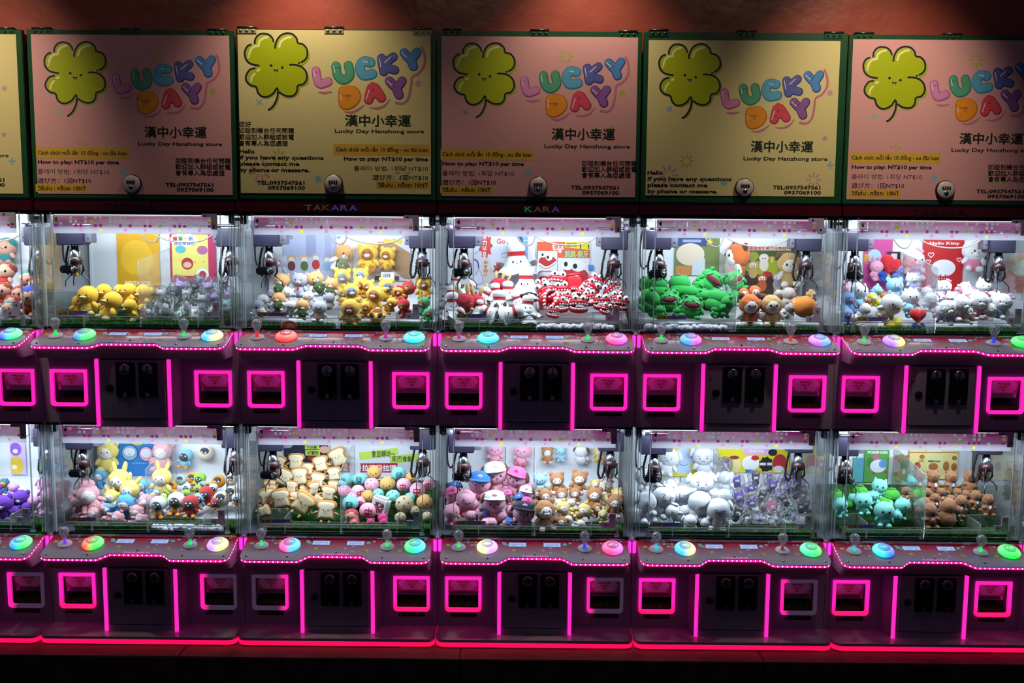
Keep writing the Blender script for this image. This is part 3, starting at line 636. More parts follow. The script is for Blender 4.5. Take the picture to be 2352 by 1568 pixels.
for row in 'ul':
    for k in range(-3, 4):
        r = copy_tree(PROTO)
        r.location = (k * .8 + .4, 0, MZ[row]); MACH[(row, k)] = r
        tag(r, f"{'upper' if row == 'u' else 'lower'} two-player claw machine full of {NAMES[(row, k)]}", 'claw machine', 'claw machines in two rows')
        kids = {}
        for c in r.children: kids.setdefault(c.name.split('.')[0], []).append(c)
        for i, b in enumerate(sorted(kids['push_button'], key=lambda o: o.location.x)):
            a, c = BTN[(row, k)][i]; setmat(b, grad_emit(f'button_light_{a}_{c}', a, c, 0, -.02, .02, 1.15)); b['label'] = 'large glowing round push button'
        for i, j in enumerate(sorted(kids['joystick'], key=lambda o: o.location.x)):
            for c in j.children:
                if c.name.startswith('stem'): hx = SC[STEM[(row, k)][i]]; setmat(c, mat('stem_light_' + hx, '303030', .4, emit=hx, es=.9)); c['label'] = 'glowing stem'
        if row == 'l':
            for i, f in enumerate(sorted(kids['prize_window_frame'], key=lambda o: o.location.x)): setmat(f, FR[FST[(row, k)][i]])
        lt = area('machine_lamp', (r.location.x, .045, MZ[row] + .828), (math.radians(34), 0, 0), .68, .02, 5.8, (.76, .88, 1))
        lt2 = area('machine_rear_lamp', (r.location.x, .44, MZ[row] + .840), (math.radians(-8), 0, 0),   .68, .02, .5, (.82, .92, 1))
        if row == 'u':
            m = MB(); m.box(-.397, .397, -.012, .05, .853, .893, HDR, bev=.003); m.box(-.397, .397, -.006, .05, .894, .905, DKM); h = m.build('header', r)
            xx = -.09; wd = .136 / 6
            letters = 'TAKARA'; x = -.124 + .0; 
            m = MB()
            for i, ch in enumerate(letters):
                m.text(ch, -.124 + i * .0355, .862, -.124 + i * .0355 + .031, .884, -.0135, LETREFL[LETREFLS[k][i]], .02)
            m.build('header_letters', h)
            tb = turf('display_turf', .33, .06, .016, 1500, TURF, k + 9, r, (.17 if k in (-1, 0, 1, 2) else .15, .03, .386))
            tb = turf('display_turf', .33, .06, .014, 1500, TURF, k + 19, r, (-.19, .035, .386))
        else:
            # plinth with red glow
            def pl(y0, hw_, rr_):
                P = [(-hw_, .30)]
                for i in range(6): a = PI + PI / 2 * i / 5; P.append((-hw_ + rr_ + rr_ * math.cos(a), y0 + rr_ + rr_ * math.sin(a)))
                for i in range(6): a = 1.5 * PI + PI / 2 * i / 5; P.append((hw_ - rr_ + rr_ * math.cos(a), y0 + rr_ + rr_ * math.sin(a)))
                return P + [(hw_, .30)]
            A = pl(-.137, .399, .035); n = len(A); m = MB(); zt_ = lambda y: .012 + max(-.137, min(0, y)) * .06 + 0
            m.add([(x, y, zt_(y)) for x, y in A] + [(x, y, -.0083) for x, y in A], [list(range(n))] + [(i, n + i, n + (i + 1) % n, (i + 1) % n) for i in range(n)] + [list(range(2 * n - 1, n - 1, -1))], PLA2)
            m.build('plinth', r)
            A = pl(-.1355, .3975, .035); m = MB(); m.add([(x, y, -.0085) for x, y in A] + [(x, y, -.027) for x, y in A], [(i, n + i, n + (i + 1) % n, (i + 1) % n) for i in range(n)], RED)
            m.build('red_base_light', r)
            m = MB(); m.box(-.39, .39, -.12, .3, -.0315, -.0085, GAP); m.build('plinth_core', r)
            turf('display_turf', .36, .10, .022, 1700, TURF, k + 9, r, (.185, .03, .386)); turf('display_turf', .30, .10, .020, 1700, TURF, k + 19, r, (-.16, .035, .386))
        # white bed the prizes are heaped on
        m = MB(); m.add([(-.385, .16, .386), (.385, .16, .386), (.385, .476, .386), (-.385, .476, .386), (-.385, .16, .405), (.385, .16, .405), (.385, .476, .50), (-.385, .476, .50)],
                        [(0, 1, 5, 4), (1, 2, 6, 5), (2, 3, 7, 6), (3, 0, 4, 7), (4, 5, 6, 7)], TURFD if (row, k) in (('l', 2), ('l', -1), ('u', -2)) else WHT); m.build('prize_bed', r)
        if (row, k) in (('l', 2), ('l', -1), ('u', -2)):
            m = MB(); rnd = random.Random(k + 50)
            for _ in range(5000):
                x = rnd.uniform(-.38, .38); y = .16 + .31 * rnd.random() ** 1.5; z = .405 + (y - .16) * .30; a = rnd.uniform(0, PI); l = rnd.uniform(.010, .018)
                m.add([(x - .0014 * math.cos(a), y - .0014 * math.sin(a), z - .001), (x + .0014 * math.cos(a), y + .0014 * math.sin(a), z - .001), (x + rnd.uniform(-.008, .008), y + rnd.uniform(-.008, .006), z + l)], [(0, 1, 2)], TURF)
            m.build('bed_turf', r, kind='stuff')

def drop(o):
    for c in list(o.children): drop(c)
    bpy.data.objects.remove(o)
drop(PROTO)

# ------------------------------------------------------------------ sign boards
GRN = mat('green_board_frame', '17492a', .35, var=.25, bscale=14)
PRC = mat('print_cream', 'd6cc90', .32, spec=.35, coat=.15); PRP = mat('print_pink', 'd6a0a0', .32, spec=.35, coat=.15)
INK = mat('ink_black', '0c0f0c', .5); INKG = mat('ink_green', '0e2410', .5); NAVY = mat('ink_navy', '0d1030', .5)
C_G = mat('clover_green', 'a8b800', .45); C_G2 = mat('clover_edge_green', '98a800', .45); C_W = mat('clover_shine', 'e4e8a0', .45)
HLY = mat('highlight_yellow', 'd0a838', .5); GRYT = mat('ink_soft', '2c2226', .5); PKS = mat('swoosh_pink', 'c07088', .5); LIM = mat('burst_lime', 'a4b048', .5)
PPK = mat('pale_burst_pink', 'c9929a', .5); PBL = mat('pale_blue_mark', '8fb4b8', .5); MTH = mat('mouth_pink', 'd88a80', .5)
LET = {}
for k_, f_, o_ in (('pink', 'd088b8', 'a84898'), ('green', '4fa080', '1f7858'), ('cyan', '58a4c8', '2080b0'), ('indigo', '5560a8', '303880'), ('blue', '4a88c8', '2448a0'), ('orange', 'e09020', 'b86410'), ('red', 'd0485c', 'a02040'), ('violet', '8858a0', '502878')):
    LET[k_] = (mat('letter_' + k_, f_, .45), mat('letter_edge_' + k_, o_, .45))
LETS = mat('letter_shine', 'e8d8ea', .45)
OUTL = [[(405, 388), (410, 355), (435, 325), (470, 316), (510, 325), (535, 350), (543, 373)],
        [(555, 420), (562, 380), (590, 335), (635, 314), (680, 320), (712, 350), (722, 384), (760, 395), (788, 430), (790, 480), (770, 510), (748, 523)],
        [(378, 395), (350, 410), (332, 450), (340, 500), (370, 532), (405, 543), (435, 548)],
        [(405, 568), (370, 578), (342, 620), (345, 660), (375, 690), (415, 703), (430, 745), (460, 772), (500, 773), (540, 750), (568, 712), (576, 740), (567, 790), (545, 835), (522, 860)],
        [(665, 543), (700, 543), (745, 555), (780, 590), (788, 640), (765, 680), (722, 695), (715, 735), (690, 765), (650, 770), (615, 760), (588, 742)]]
FILL = [(403, 400), (415, 355), (470, 325), (530, 345), (552, 395), (575, 350), (640, 322), (700, 345), (725, 392), (775, 405), (802, 460), (792, 505), (752, 540), (730, 552), (775, 575), (797, 630), (785, 680), (735, 702), (718, 750), (670, 778), (610, 770), (578, 735), (530, 765), (485, 782), (435, 760), (415, 710), (360, 690), (337, 635), (352, 590), (400, 568), (425, 556), (395, 545), (350, 520), (337, 470), (345, 420), (378, 400)]
BAL = [('pink', [(868, 578), (878, 640), (900, 672), (955, 655)], 52), ('green', [(1010, 545), (1022, 610), (1062, 642), (1108, 610), (1098, 540)], 56), ('cyan', [(1255, 518), (1205, 512), (1180, 558), (1205, 608), (1268, 600)], 60),
       ('indigo', [(1335, 490), (1350, 582)], 56), ('indigo', [(1418, 478), (1350, 540), (1428, 572)], 52), ('blue', [(1495, 450), (1542, 495), (1585, 445)], 54), ('blue', [(1540, 490), (1560, 545)], 56),
       ('orange', [(1062, 722), (1066, 812), (1115, 808), (1152, 765), (1130, 722), (1062, 722)], 62), ('red', [(1242, 782), (1272, 690), (1332, 768)], 58), ('red', [(1262, 745), (1305, 740)], 50),
       ('violet', [(1390, 650), (1438, 695), (1480, 650)], 54), ('violet', [(1435, 690), (1458, 748)], 56)]
SWO = [[(885, 730), (930, 738), (985, 728)], [(1070, 870), (1120, 875), (1170, 855), (1212, 822)], [(1250, 843), (1310, 846), (1360, 825), (1395, 780)], [(1438, 808), (1490, 812), (1528, 770), (1545, 690), (1555, 625), (1600, 597), (1640, 540), (1642, 470), (1622, 412)]]
T3 = ['如碰到機台任何問題', '歡迎加入群組或致電', '會有專人為您處理']

def board(i, fr, pr, col, els, lab, hinges, lock):
    """fr / pr: frame and print corners in photo pixels (x0,y0,x1,y1)"""
    a = at(fr[0], fr[1], 0); b = at(fr[2], fr[1], 0); b.z = at((fr[0] + fr[2]) / 2, fr[3], 0).z; a.z = at((fr[0] + fr[2]) / 2, fr[1], 0).z
    root = empty('sign_board', ((a.x + b.x) / 2, 0, b.z)); tag(root, lab, 'sign', 'hinged shop signs above the machines')
    ox, oz = root.location.x, root.location.z
    def L(px, py, Y=-.006):
        p = at(px, py, Y); return (p.x - ox, p.z - oz)
    m = MB(); m.box(a.x - ox, b.x - ox, -.003, .022, 0, a.z - b.z, GRN, bev=.002)
    m.box(a.x - ox + .01, b.x - ox - .01, .022, .07, .01, a.z - b.z - .01, mat('board_back_box', '1a1a18', .7)); m.build('frame', root)
    p = L(pr[0], pr[1]); q = (L(pr[2], pr[1])[0], L((pr[0] + pr[2]) / 2, pr[3])[1]); p = (p[0], L((pr[0] + pr[2]) / 2, pr[1])[1])
    m = MB(); m.box(p[0], q[0], -.005, -.003, q[1], p[1], col); m.build('print', root)
    T = None; seq = [0]; rc = [0]
    def ny(): seq[0] += 1; return -.0051 - seq[0] * .00003
    def R_(pts, wd, y, mt, f, **kw): rc[0] += 1; A.ribbon([L(*f(p)) for p in pts], wd, y - (rc[0] % 13) * .000003, mt, **kw)
    def txt(t, x0, y0, x1, y1, mt=INK, bold=.03):
        Q = T
        c = L((x0 + x1) / 2, y1); d = L((x0 + x1) / 2, y0); Q.text(t, L(x0, y1)[0], c[1], L(x1, y1)[0], d[1], -.00530, mt, bold)
    def burst(cx, cy, r0, r1, mt, n=8, a0=0, a1=360, wd=.006):
        y = ny()
        for k in range(n):
            an = math.radians(a0 + (a1 - a0) * k / n)
            R_([(cx + r0 * math.cos(an), cy - r0 * math.sin(an)), (cx + r1 * math.cos(an), cy - r1 * math.sin(an))], wd, y, mt, lambda p: p)
    def dot(cx, cy, r, mt): c = L(cx, cy); A.disc(c[0], c[1], r, ny(), mt, 16)
    for e in els:
        A = MB(); T = MB(); seq[0] = {'clover': 4, 'logo': 8, 'how': 1}.get(e[0], 0)
        if e[0] == 'clover':
            _, x0, y0, sx, sy = e; f = lambda p: (x0 + (p[0] - 328) / 3.266 * sx, y0 + (p[1] - 310) / 3.266 * sy); ms = .0017 * sx / 3.266
            P = smooth_path(FILL, True, 3); c = f((560, 555)); y = ny()
            V = [L(*f(p)) for p in P]; cc = L(*c)
            V2 = [L(*f((p[0] + 7, p[1] + 8))) for p in P]; cc2 = L(*f((567, 563)))
            A.add([(x, y, z) for x, z in V2] + [(cc2[0], y, cc2[1])], [(k, (k + 1) % len(V2), len(V2)) for k in range(len(V2))], C_G2)
            y = ny(); A.add([(x, y, z) for x, z in V] + [(cc[0], y, cc[1])], [(k, (k + 1) % len(V), len(V)) for k in range(len(V))], C_G)
            y = ny()
            R_([(583, 755), (577, 795), (555, 840), (530, 868)], 10 * ms, y, C_G2, f)
            for s_ in ([(365, 468), (378, 430), (408, 408), (432, 404), (440, 372), (468, 350), (498, 342)], [(585, 412), (600, 372), (640, 347), (668, 342)], [(377, 662), (384, 632), (404, 608)], [(425, 585), (440, 577)]): R_(s_, 17 * ms, y, C_W, f)
            c2 = L(*f((361, 485))); A.disc(c2[0], c2[1], 8 * ms, y, C_W, 10)
            y = ny()
            for s_ in OUTL: R_(s_, 13.5 * ms, y, NAVY, f)
            for px, py, r in ((730, 530, 8), (510, 867, 9), (526, 548, 10), (607, 563, 10)): c2 = L(*f((px, py))); A.disc(c2[0], c2[1], r * ms, y, NAVY, 12)
            y = ny()
            for px, py in ((509, 567), (616, 586)): c2 = L(*f((px, py))); A.disc(c2[0], c2[1], 7 * ms, y, MTH, 10)
            A.add([(L(*f(p))[0], y, L(*f(p))[1]) for p in ((542, 574), (561, 578), (581, 577), (574, 592), (562, 597), (549, 590))], [list(range(6))], NAVY)
            c2 = L(*f((561, 588))); A.disc(c2[0], c2[1], 8 * ms, ny(), MTH, 10, rz=4.5 * ms)
        elif e[0] == 'logo':
            _, x0, y0, s = e; f = lambda p: (x0 + (p[0] - 836) / 3.266 * s, y0 + (p[1] - 410) / 3.266 * s); ms = .0017 * s / 3.266
            y = ny()
            for s_ in SWO: R_(s_, 17 * ms, y, PKS, f, taper=(len(s_) < 6))
            ya, yb, yc = ny(), ny(), ny()
            for cname, pts, wd in BAL: R_(pts, (wd + 12) * ms, ya, LET[cname][1], lambda p: f((p[0] + 2, p[1] + 3)))
            for cname, pts, wd in BAL: R_(pts, (wd - 2) * ms, yb, LET[cname][0], f)
            for cname, pts, wd in BAL:
                if len(pts) > 2 or cname == 'indigo': R_([(pts[0][0] - wd * .28, pts[0][1] + 2), (pts[0][0] - wd * .26 + (pts[1][0] - pts[0][0]) * .7, pts[0][1] + (pts[1][1] - pts[0][1]) * .7)], 6 * ms, yc, LETS, f)
            yd = ny(); c2 = L(*f((1102, 755))); A.disc(c2[0], c2[1], 9 * ms, yd, LET['orange'][1]); c2 = L(*f((1275, 718))); A.disc(c2[0], c2[1], 9 * ms, yd, LET['red'][1])
        elif e[0] == 'title': _, x0, y0, x1, y1, x2, y2, x3, y3 = e; txt('漢中小幸運', x0, y0, x1, y1, INKG, .035); txt('Lucky Day Hanzhong store', x2, y2, x3, y3, INKG, .025)
        elif e[0] == 'how':
            _, x, y, W_, al = e     # left x, top y of the yellow strip, width of the strip
            hl = [(0, W_, 1, 24)] ; r = al == 'r'
            c = L(x, y + 24); d = L(x + W_, y); yy = ny(); A.quadxz(c[0], d[0], c[1], d[1], yy, HLY)
            X = lambda w1: (x + W_ - 4 - w1, x + W_ - 4) if r else (x + 4, x + 4 + w1)
            for t, w1, ya, yb, b_ in (('Cách chơi: mỗi lần 10 đồng - xu đài loan', W_ - 9, 4, 19, .018), ('How to play: NT$10 per time', W_ * .875, 28, 40, .035), ('플레이 방법: 1회당 NT$10', W_ * .77, 49, 61, 0), ('遊び方：1回NT$10', W_ * .575, 69, 82, .012)):
                a1, b1 = X(w1); txt(t, a1, y + ya, b1, y + yb, INK if b_ else GRYT, b_)
            a1, b1 = X(W_ * .52)
            c = L(a1 - 5, y + 101); d = L(b1 + 4, y + 84); A.quadxz(c[0], d[0], c[1], d[1], yy, HLY); txt('วิธีเล่น : ครั้งละ 10NT', a1, y + 86, b1, y + 98, INK, .02)
        elif e[0] == 'cjk':
            _, x, y, pit, lines = e
            for k, t in enumerate(lines): txt(t, x, y + k * pit, x + len(t) * 14.1, y + k * pit + 13.2, INK, .028)
        elif e[0] == 'hello':
            _, x, y = e
            for k, (t, w1) in enumerate((('Hello', 35), ('if you have any questions', 193), ('please contact me', 138), ('by phone or message.', 161))): txt(t, x, y + k * 14.3, x + w1 * 1.0, y + 12.3 + k * 14.3 - (2.5 if k == 0 else 0), INK, .035)
        elif e[0] == 'tel':
            _, x, y = e; txt('TEL:0937547561', x, y, x + 110, y + 9.5, INK, .035); txt('0937069100', x + 26, y + 11.5, x + 111, y + 21, INK, .035)
        elif e[0] == 'burst': burst(*e[1:])
        elif e[0] == 'dot': dot(*e[1:])
        elif e[0] == 'plus':
            _, cx, cy, r, an, mt = e; y = ny()
            for k in (0, 90): a_ = math.radians(an + k); R_([(cx - r * math.cos(a_), cy + r * math.sin(a_)), (cx + r * math.cos(a_), cy - r * math.sin(a_))], .0075, y, mt, lambda p: p)
        if A.v: A.build({'clover': 'clover_print', 'logo': 'bubble_letter_logo', 'how': 'yellow_highlight', 'burst': 'burst_print', 'dot': 'dot_print'}.get(e[0], 'plus_print'), root)
        if T.v: T.build('lettering', root)
    for hx, hy, white in hinges:
        c = L(hx, hy, 0); m = MB(); mt = mat('painted_hinge_cream', '9a9570', .4) if white else (GRN)
        m.box(-.037, .037, -.0015, 0, -.022, 0, mt, bev=.0006); m.tube([(-.037, 0, .001), (.037, 0, .001)], .0045, mat('hinge_steel', '5a5850', .3, metal=.8), 8); m.box(-.037, .037, 0, .03, .000, .003, GRN)
        for sx in (-.024, 0, .024): m.lathe([(0, -.0035), (.0055, -.002), (.006, 0)], (sx, -.0015, -.011), 10, mt, 'Y')
        o = m.build('hinge', root); o.location = (c[0], -.006 if white else -.004, c[1])
    lx, ly, = lock; c = L(lx, ly, -.012)
    m = MB(); m.lathe([(0, -.016), (.029, -.016), (.0335, -.012), (.034, 0)], (0, 0, 0), 32, mat('lock_white', 'c2bebe', .35), 'Y'); m.lathe([(.034, -.008), (.037, -.006), (.037, .004)], (0, 0, 0), 32, BLK, 'Y')
    lk = m.build('combination_lock', root); lk.location = (c[0], -.008, c[1])
    for k in range(4):
        m = MB(); m.box(-.0035, .0035, -.0012, 0, -.006, .006, mat('dial_grey', '55555a', .3)); m.box(-.0028, .0028, -.0016, -.001, -.005, .0005, BLK); o = m.build('number_dial', lk); o.location = (-.0135 + k * .009, -.0165, .007)
    m = MB(); m.lathe([(0, -.002), (.0085, -.002), (.0095, 0)], (0, 0, 0), 18, STL, 'Y'); m.lathe([(0, -.003), (.0045, -.003), (.0045, 0)], (0, -.001, 0), 12, BLK, 'Y'); o = m.build('keyhole', lk); o.location = (0, -.0162, -.014)
    return root

B1 = lambda x, y: (x / 3.266, y / 3.266)
board(0, (-425, 66, 50, 458), (-415, 77, 36, 443), PRC, [('tel', -100, 408), ('dot', 10, 203, .010, PPK), ('dot', 9, 309, .009, PPK), ('plus', 28, 370, 6.5, 0, PBL), ('title', -180, 270, -30, 300, -165, 352, 20, 363)],
      'cream hinged shop sign cut off by the left edge', [(12, 66, False)], (-180, 425))
board(1, (61, 69, 536, 460), (70.5, 80, 525.5, 446), PRP,
      [('dot', 451, 133, .011, PBL), ('burst', 357.5, 126, 8.5, 14.5, LIM), ('plus', 134.5, 256, 6, 50, PBL), ('dot', 488, 209, .012, LIM), ('dot', 466, 288, .008, LIM), ('burst', 187, 336, 6, 13, LIM, 3, 20, 200), ('dot', 284, 395, .014, PBL), ('burst', 133, 392, 11, 20, mat('pale_lime', 'c8b48c', .5), 6, 30, 390, .007),
       ('burst', 428, 412, 8, 15, mat('pale_lime'), 5, 10, 200), ('clover', 100.5, 95, 1, 1), ('logo', 256, 125.5, 1), ('title', 332, 290, 475, 317, 317.5, 326, 510, 337), ('how', 83, 339.5, 213, 'l'), ('cjk', 403, 362.5, 13.9, T3), ('tel', 380, 419.5)],
      'pink clover sign above the duck machine, second sign from the left', [(96, 65.5, False), (298, 68, False), (499, 69, False)], (303, 422))
board(2, (542.5, 68, 1001.5, 458), (545, 69.5, 989, 444.5), PRC,
      [('burst', 640, 359, 8, 16, LIM), ('plus', 595.8, 235, 6.5, 50, PBL), ('dot', 960.5, 192, .012, PPK), ('burst', 599, 391, 13, 24, PPK, 9, 0, 360, .008), ('dot', 731, 411, .0135, PBL), ('burst', 925, 397, 8, 16, mat('pale_mauve', 'a58f78', .5), 6), ('clover', 560.8, 75, 1.022, 1.035), ('logo', 714.9, 107.5, 1.055),
       ('title', 792.5, 263, 944, 291, 769, 297, 974, 308), ('how', 766, 332, 221, 'r'), ('cjk', 548.5, 278.5, 14.6, ['您好'] + T3), ('hello', 550, 342.5), ('tel', 589.5, 415)],
      'cream clover sign with four lines of Chinese, above the hooded bear machine', [(568, 64, True), (767.5, 64.5, True), (971, 68, True)], (766, 422))
o_ = (1012.5 - 70.5, 83 - 80)
board(3, (1003.5, 72, 1475.5, 462), (1014, 84, 1466, 451.5), PRP,
      [('dot', 1398, 141, .011, PBL), ('burst', 1299.5, 130, 9, 16, LIM), ('plus', 1069, 257, 6, 50, mat('faint_blue', '9a90a0', .5)), ('dot', 1429, 215, .0125, LIM), ('dot', 1404, 293, .009, LIM), ('burst', 1118, 333, 7, 14, LIM, 3, 20, 200), ('dot', 1214, 398, .014, PBL), ('burst', 1362, 415, 9, 17, mat('pale_lime'), 5, 10, 200),
       ('clover', 1040, 97.8, 1, 1), ('logo', 1194, 131, 1.01), ('title', 1267, 294, 1412.5, 322, 1250.5, 331.5, 1447, 343), ('how', 1012, 343, 214, 'l'), ('cjk', 1336, 368.5, 13.7, T3), ('tel', 1311, 426)],
      'pink clover sign above the bowling pin machine, centre of the row', [(1038, 69, False), (1240, 70, False), (1442, 73, False)], (1236, 427.5))
board(4, (1479.5, 75, 1948, 468), (1490.5, 93, 1931, 450), PRC,
      [('burst', 1577, 370, 8, 15.5, LIM), ('plus', 1537.5, 250, 6, 50, PBL), ('dot', 1906.5, 213.5, .011, PPK), ('dot', 1895, 318, .010, PPK), ('plus', 1907.5, 379, 7, 0, PBL), ('burst', 1535, 402, 11, 22, PPK, 9, 0, 360, .008), ('burst', 1869, 413, 8, 16, PPK, 8), ('dot', 1662.5, 420, .013, PBL),
       ('clover', 1512.7, 99.7, 1, 1), ('logo', 1653.5, 160, 1.0), ('title', 1724, 323, 1867.5, 350.5, 1707.5, 360, 1901, 371.5), ('hello', 1487, 391.5), ('tel', 1774.5, 426)],
      'cream clover sign with low logo and Hello text, above the frog machine', [(1513, 70, False), (1715, 73, False), (1915, 76, False)], (1710, 431))
board(5, (1950.5, 81, 2424, 470), (1960, 91.5, 2413, 459.5), PRP,
      [('dot', 2345, 150, .011, PBL), ('burst', 2243.5, 138, 9, 17, LIM), ('plus', 2009, 267, 6.5, 50, PBL), ('burst', 2056, 344, 6, 13, LIM, 3, 20, 200), ('dot', 2147, 409, .014, PBL), ('burst', 2000, 400, 11, 22, mat('pale_lime'), 6, 30, 390, .007), ('burst', 2290, 427, 9, 17, mat('pale_lime'), 5, 10, 200),
       ('clover', 1982, 105.8, 1.01, 1.01), ('logo', 2135, 140, 1.02), ('title', 2203, 305, 2350, 332, 2185, 340.5, 2382, 352), ('how', 1952, 351, 210, 'l'), ('cjk', 2269, 377.5, 13.9, T3), ('tel', 2242, 435)],
      'pink clover sign cut off by the right edge', [(1985, 77, False), (2188, 79, False), (2390, 82, False)], (2171, 436))

# ------------------------------------------------------------------ soft toys: shared part meshes
def mesh_of(mb, name):
    me = bpy.data.meshes.new(name); me.from_pydata(mb.v, [], mb.f)
    for m in (mb.mats or [None]): me.materials.append(m)
    me.polygons.foreach_set('material_index', mb.m); me.polygons.foreach_set('use_smooth', mb.sm)
    bm = bmesh.new(); bm.from_mesh(me); bmesh.ops.recalc_face_normals(bm, faces=bm.faces); bm.to_mesh(me); bm.free(); me.update(); return me
from mathutils import noise as NZ
def ball_mesh(name, sub, lump=0, ls=4, fuzz=0, fs=14):
    bm = bmesh.new(); bmesh.ops.create_icosphere(bm, subdivisions=sub, radius=1)
    for v in bm.verts:
        c = v.co.copy(); d = 0
        if lump: d += lump * NZ.noise(c * ls)
        if fuzz: d += fuzz * NZ.noise(c * fs)
        v.co = c * (1 + d)
    mb = MB(); mb.bm(bm, None, True); return mesh_of(mb, name)
BALL = ball_mesh('soft_ball', 3, .03, 2); LIMB = ball_mesh('soft_limb', 2, .03, 2); FUZZ = ball_mesh('fluffy_ball', 4, .05, 2.5, .06, 11); FLIMB = ball_mesh('fluffy_limb', 3, .05, 3, .07, 8)
def mb_mesh(name, fn):
    mb = MB(); fn(mb); return mesh_of(mb, name)
EYE = mat('toy_eye_black', '0a0a0e', .15); EWH = mat('toy_eye_white', 'e8e8ec', .3); BLU = mat('toy_blush', 'd88a94', .7); MOU = mat('toy_stitch', '2a1c20', .6)
def f_dots(mb):     # small friendly face on a unit ball's front (-Y)
    for sx in (-1, 1): mb.ball((sx * .36, -.90, .05), (.085, .06, .105), EYE, 2)
    mb.ball((0, -.98, -.09), (.07, .05, .05), EYE, 1); mb.tube(smooth_path([(-.14, -.955, -.2), (-.07, -.965, -.25), (0, -.975, -.19), (.07, -.965, -.25), (.14, -.955, -.2)], k=3), .016, MOU, 5)
    for sx in (-1, 1): mb.ball((sx * .56, -.80, -.17), (.10, .04, .06), BLU, 1)
def f_big(mb):
    for sx in (-1, 1):
        mb.ball((sx * .34, -.90, .02), (.15, .06, .17), EYE, 2); mb.ball((sx * .34 - .04, -.965, .08), (.045, .02, .05), EWH, 1)
    mb.ball((0, -.99, -.14), (.055, .04, .04), MOU, 1); mb.tube([(0, -.985, -.15), (0, -.965, -.26)], .014, MOU, 5)
def f_sleep(mb):
    for sx in (-1, 1): mb.tube(smooth_path([(sx * .28, -.955, .02), (sx * .38, -.925, -.05), (sx * .5, -.87, .02)], k=3), .02, MOU, 5)
    mb.tube(smooth_path([(-.1, -.985, -.12), (0, -.99, -.2), (.1, -.985, -.12)], k=3), .018, MOU, 5)
    for sx in (-1, 1): mb.ball((sx * .58, -.79, -.15), (.10, .04, .06), BLU, 1)
def f_brow(mb):
    for sx in (-1, 1):
        mb.ball((sx * .34, -.91, -.02), (.06, .05, .085), EYE, 1)
        mb.tube(smooth_path([(sx * .2, -.955, .16), (sx * .36, -.9, .25), (sx * .52, -.83, .18)], k=3), .018, MOU, 5)
    mb.tube([(-.16, -.95, -.28), (-.05, -.965, -.25), (.06, -.965, -.28), (.15, -.95, -.25)], .026, MOU, 5)
def f_goggle(mb):
    for sx in (-1, 1):
        mb.ball((sx * .32, -.88, .16), (.17, .08, .17), EWH, 2); mb.ball((sx * .30, -.965, .15), (.05, .02, .05), EYE, 1)
FACES = {'dots': mb_mesh('face_dots', f_dots), 'big': mb_mesh('face_big', f_big), 'sleep': mb_mesh('face_sleep', f_sleep), 'brow': mb_mesh('face_brow', f_brow), 'goggle': mb_mesh('face_goggle', f_goggle)}
def lathe_mesh(name, prof, n=18): return mb_mesh(name, lambda mb: mb.lathe(prof, n=n, m=None))
HAIRM = lathe_mesh('hair_shape', [(1.0, -.25), (1.02, 0), (.98, .3), (.85, .6), (.55, .85), (.2, .97), (0, .98)])
RINGM = mb_mesh('collar_ring', lambda mb: mb.tube([(math.cos(a * PI / 10), math.sin(a * PI / 10), 0) for a in range(21)], .10, None, 6, False))
def bow_fn(mb):
    for sx in (-1, 1): mb.ball((sx * .55, 0, .05), (.5, .25, .42), None, 2)
    mb.ball((0, -.1, 0), (.2, .22, .22), None, 1)
BOWM = mb_mesh('ribbon_bow', bow_fn)
def cap_fn(mb):
    mb.lathe([(1.0, 0), (.98, .3), (.85, .6), (.55, .85), (.2, .97), (0, .98)], n=20, m=None)
    vs = []; n = 14
    for i in range(n + 1):
        a = PI + PI * i / n; vs += [(math.cos(a), math.sin(a), .02), (1.0 * math.cos(a), 1.55 * math.sin(a), -.10)]
    mb.add(vs + [(x, y, z - .06) for x, y, z in vs], [(2 * i, 2 * i + 2, 2 * i + 3, 2 * i + 1) for i in range(n)] + [(2 * n + 2 + 2 * i, 2 * n + 3 + 2 * i, 2 * n + 5 + 2 * i, 2 * n + 4 + 2 * i) for i in range(n)], None, True)
CAPM = mb_mesh('cap_shape', cap_fn)
def heart_fn(mb):
    n = 28; R = 7; vs = []; fs = []
    P = [(.062 * 16 * math.sin(t) ** 3, .062 * (13 * math.cos(t) - 5 * math.cos(2 * t) - 2 * math.cos(3 * t) - math.cos(4 * t)) + .12) for t in [2 * PI * i / n for i in range(n)]]
    for j in range(-R, R + 1):
        th = j / R * PI / 2; k = math.cos(th) ** .6 if abs(j) < R else .02
        for x, z in P: vs.append((x * k, math.sin(th) * .45, z * k))
    for j in range(2 * R):
        for i in range(n): fs.append((j * n + i, j * n + (i + 1) % n, (j + 1) * n + (i + 1) % n, (j + 1) * n + i))
    mb.add(vs, fs, None, True)
HEARTM = mb_mesh('heart_cushion', heart_fn)
def toast_pts(s=1.0):
    P = [(-.62, -.9), (.62, -.9), (.80, -.72), (.74, .1), (.95, .38), (.90, .72), (.62, .90), (.2, .95), (-.2, .95), (-.62, .90), (-.90, .72), (-.95, .38), (-.74, .1), (-.80, -.72)]
    return [(x * s, z * s) for x, z in smooth_path(P, True, 3)]
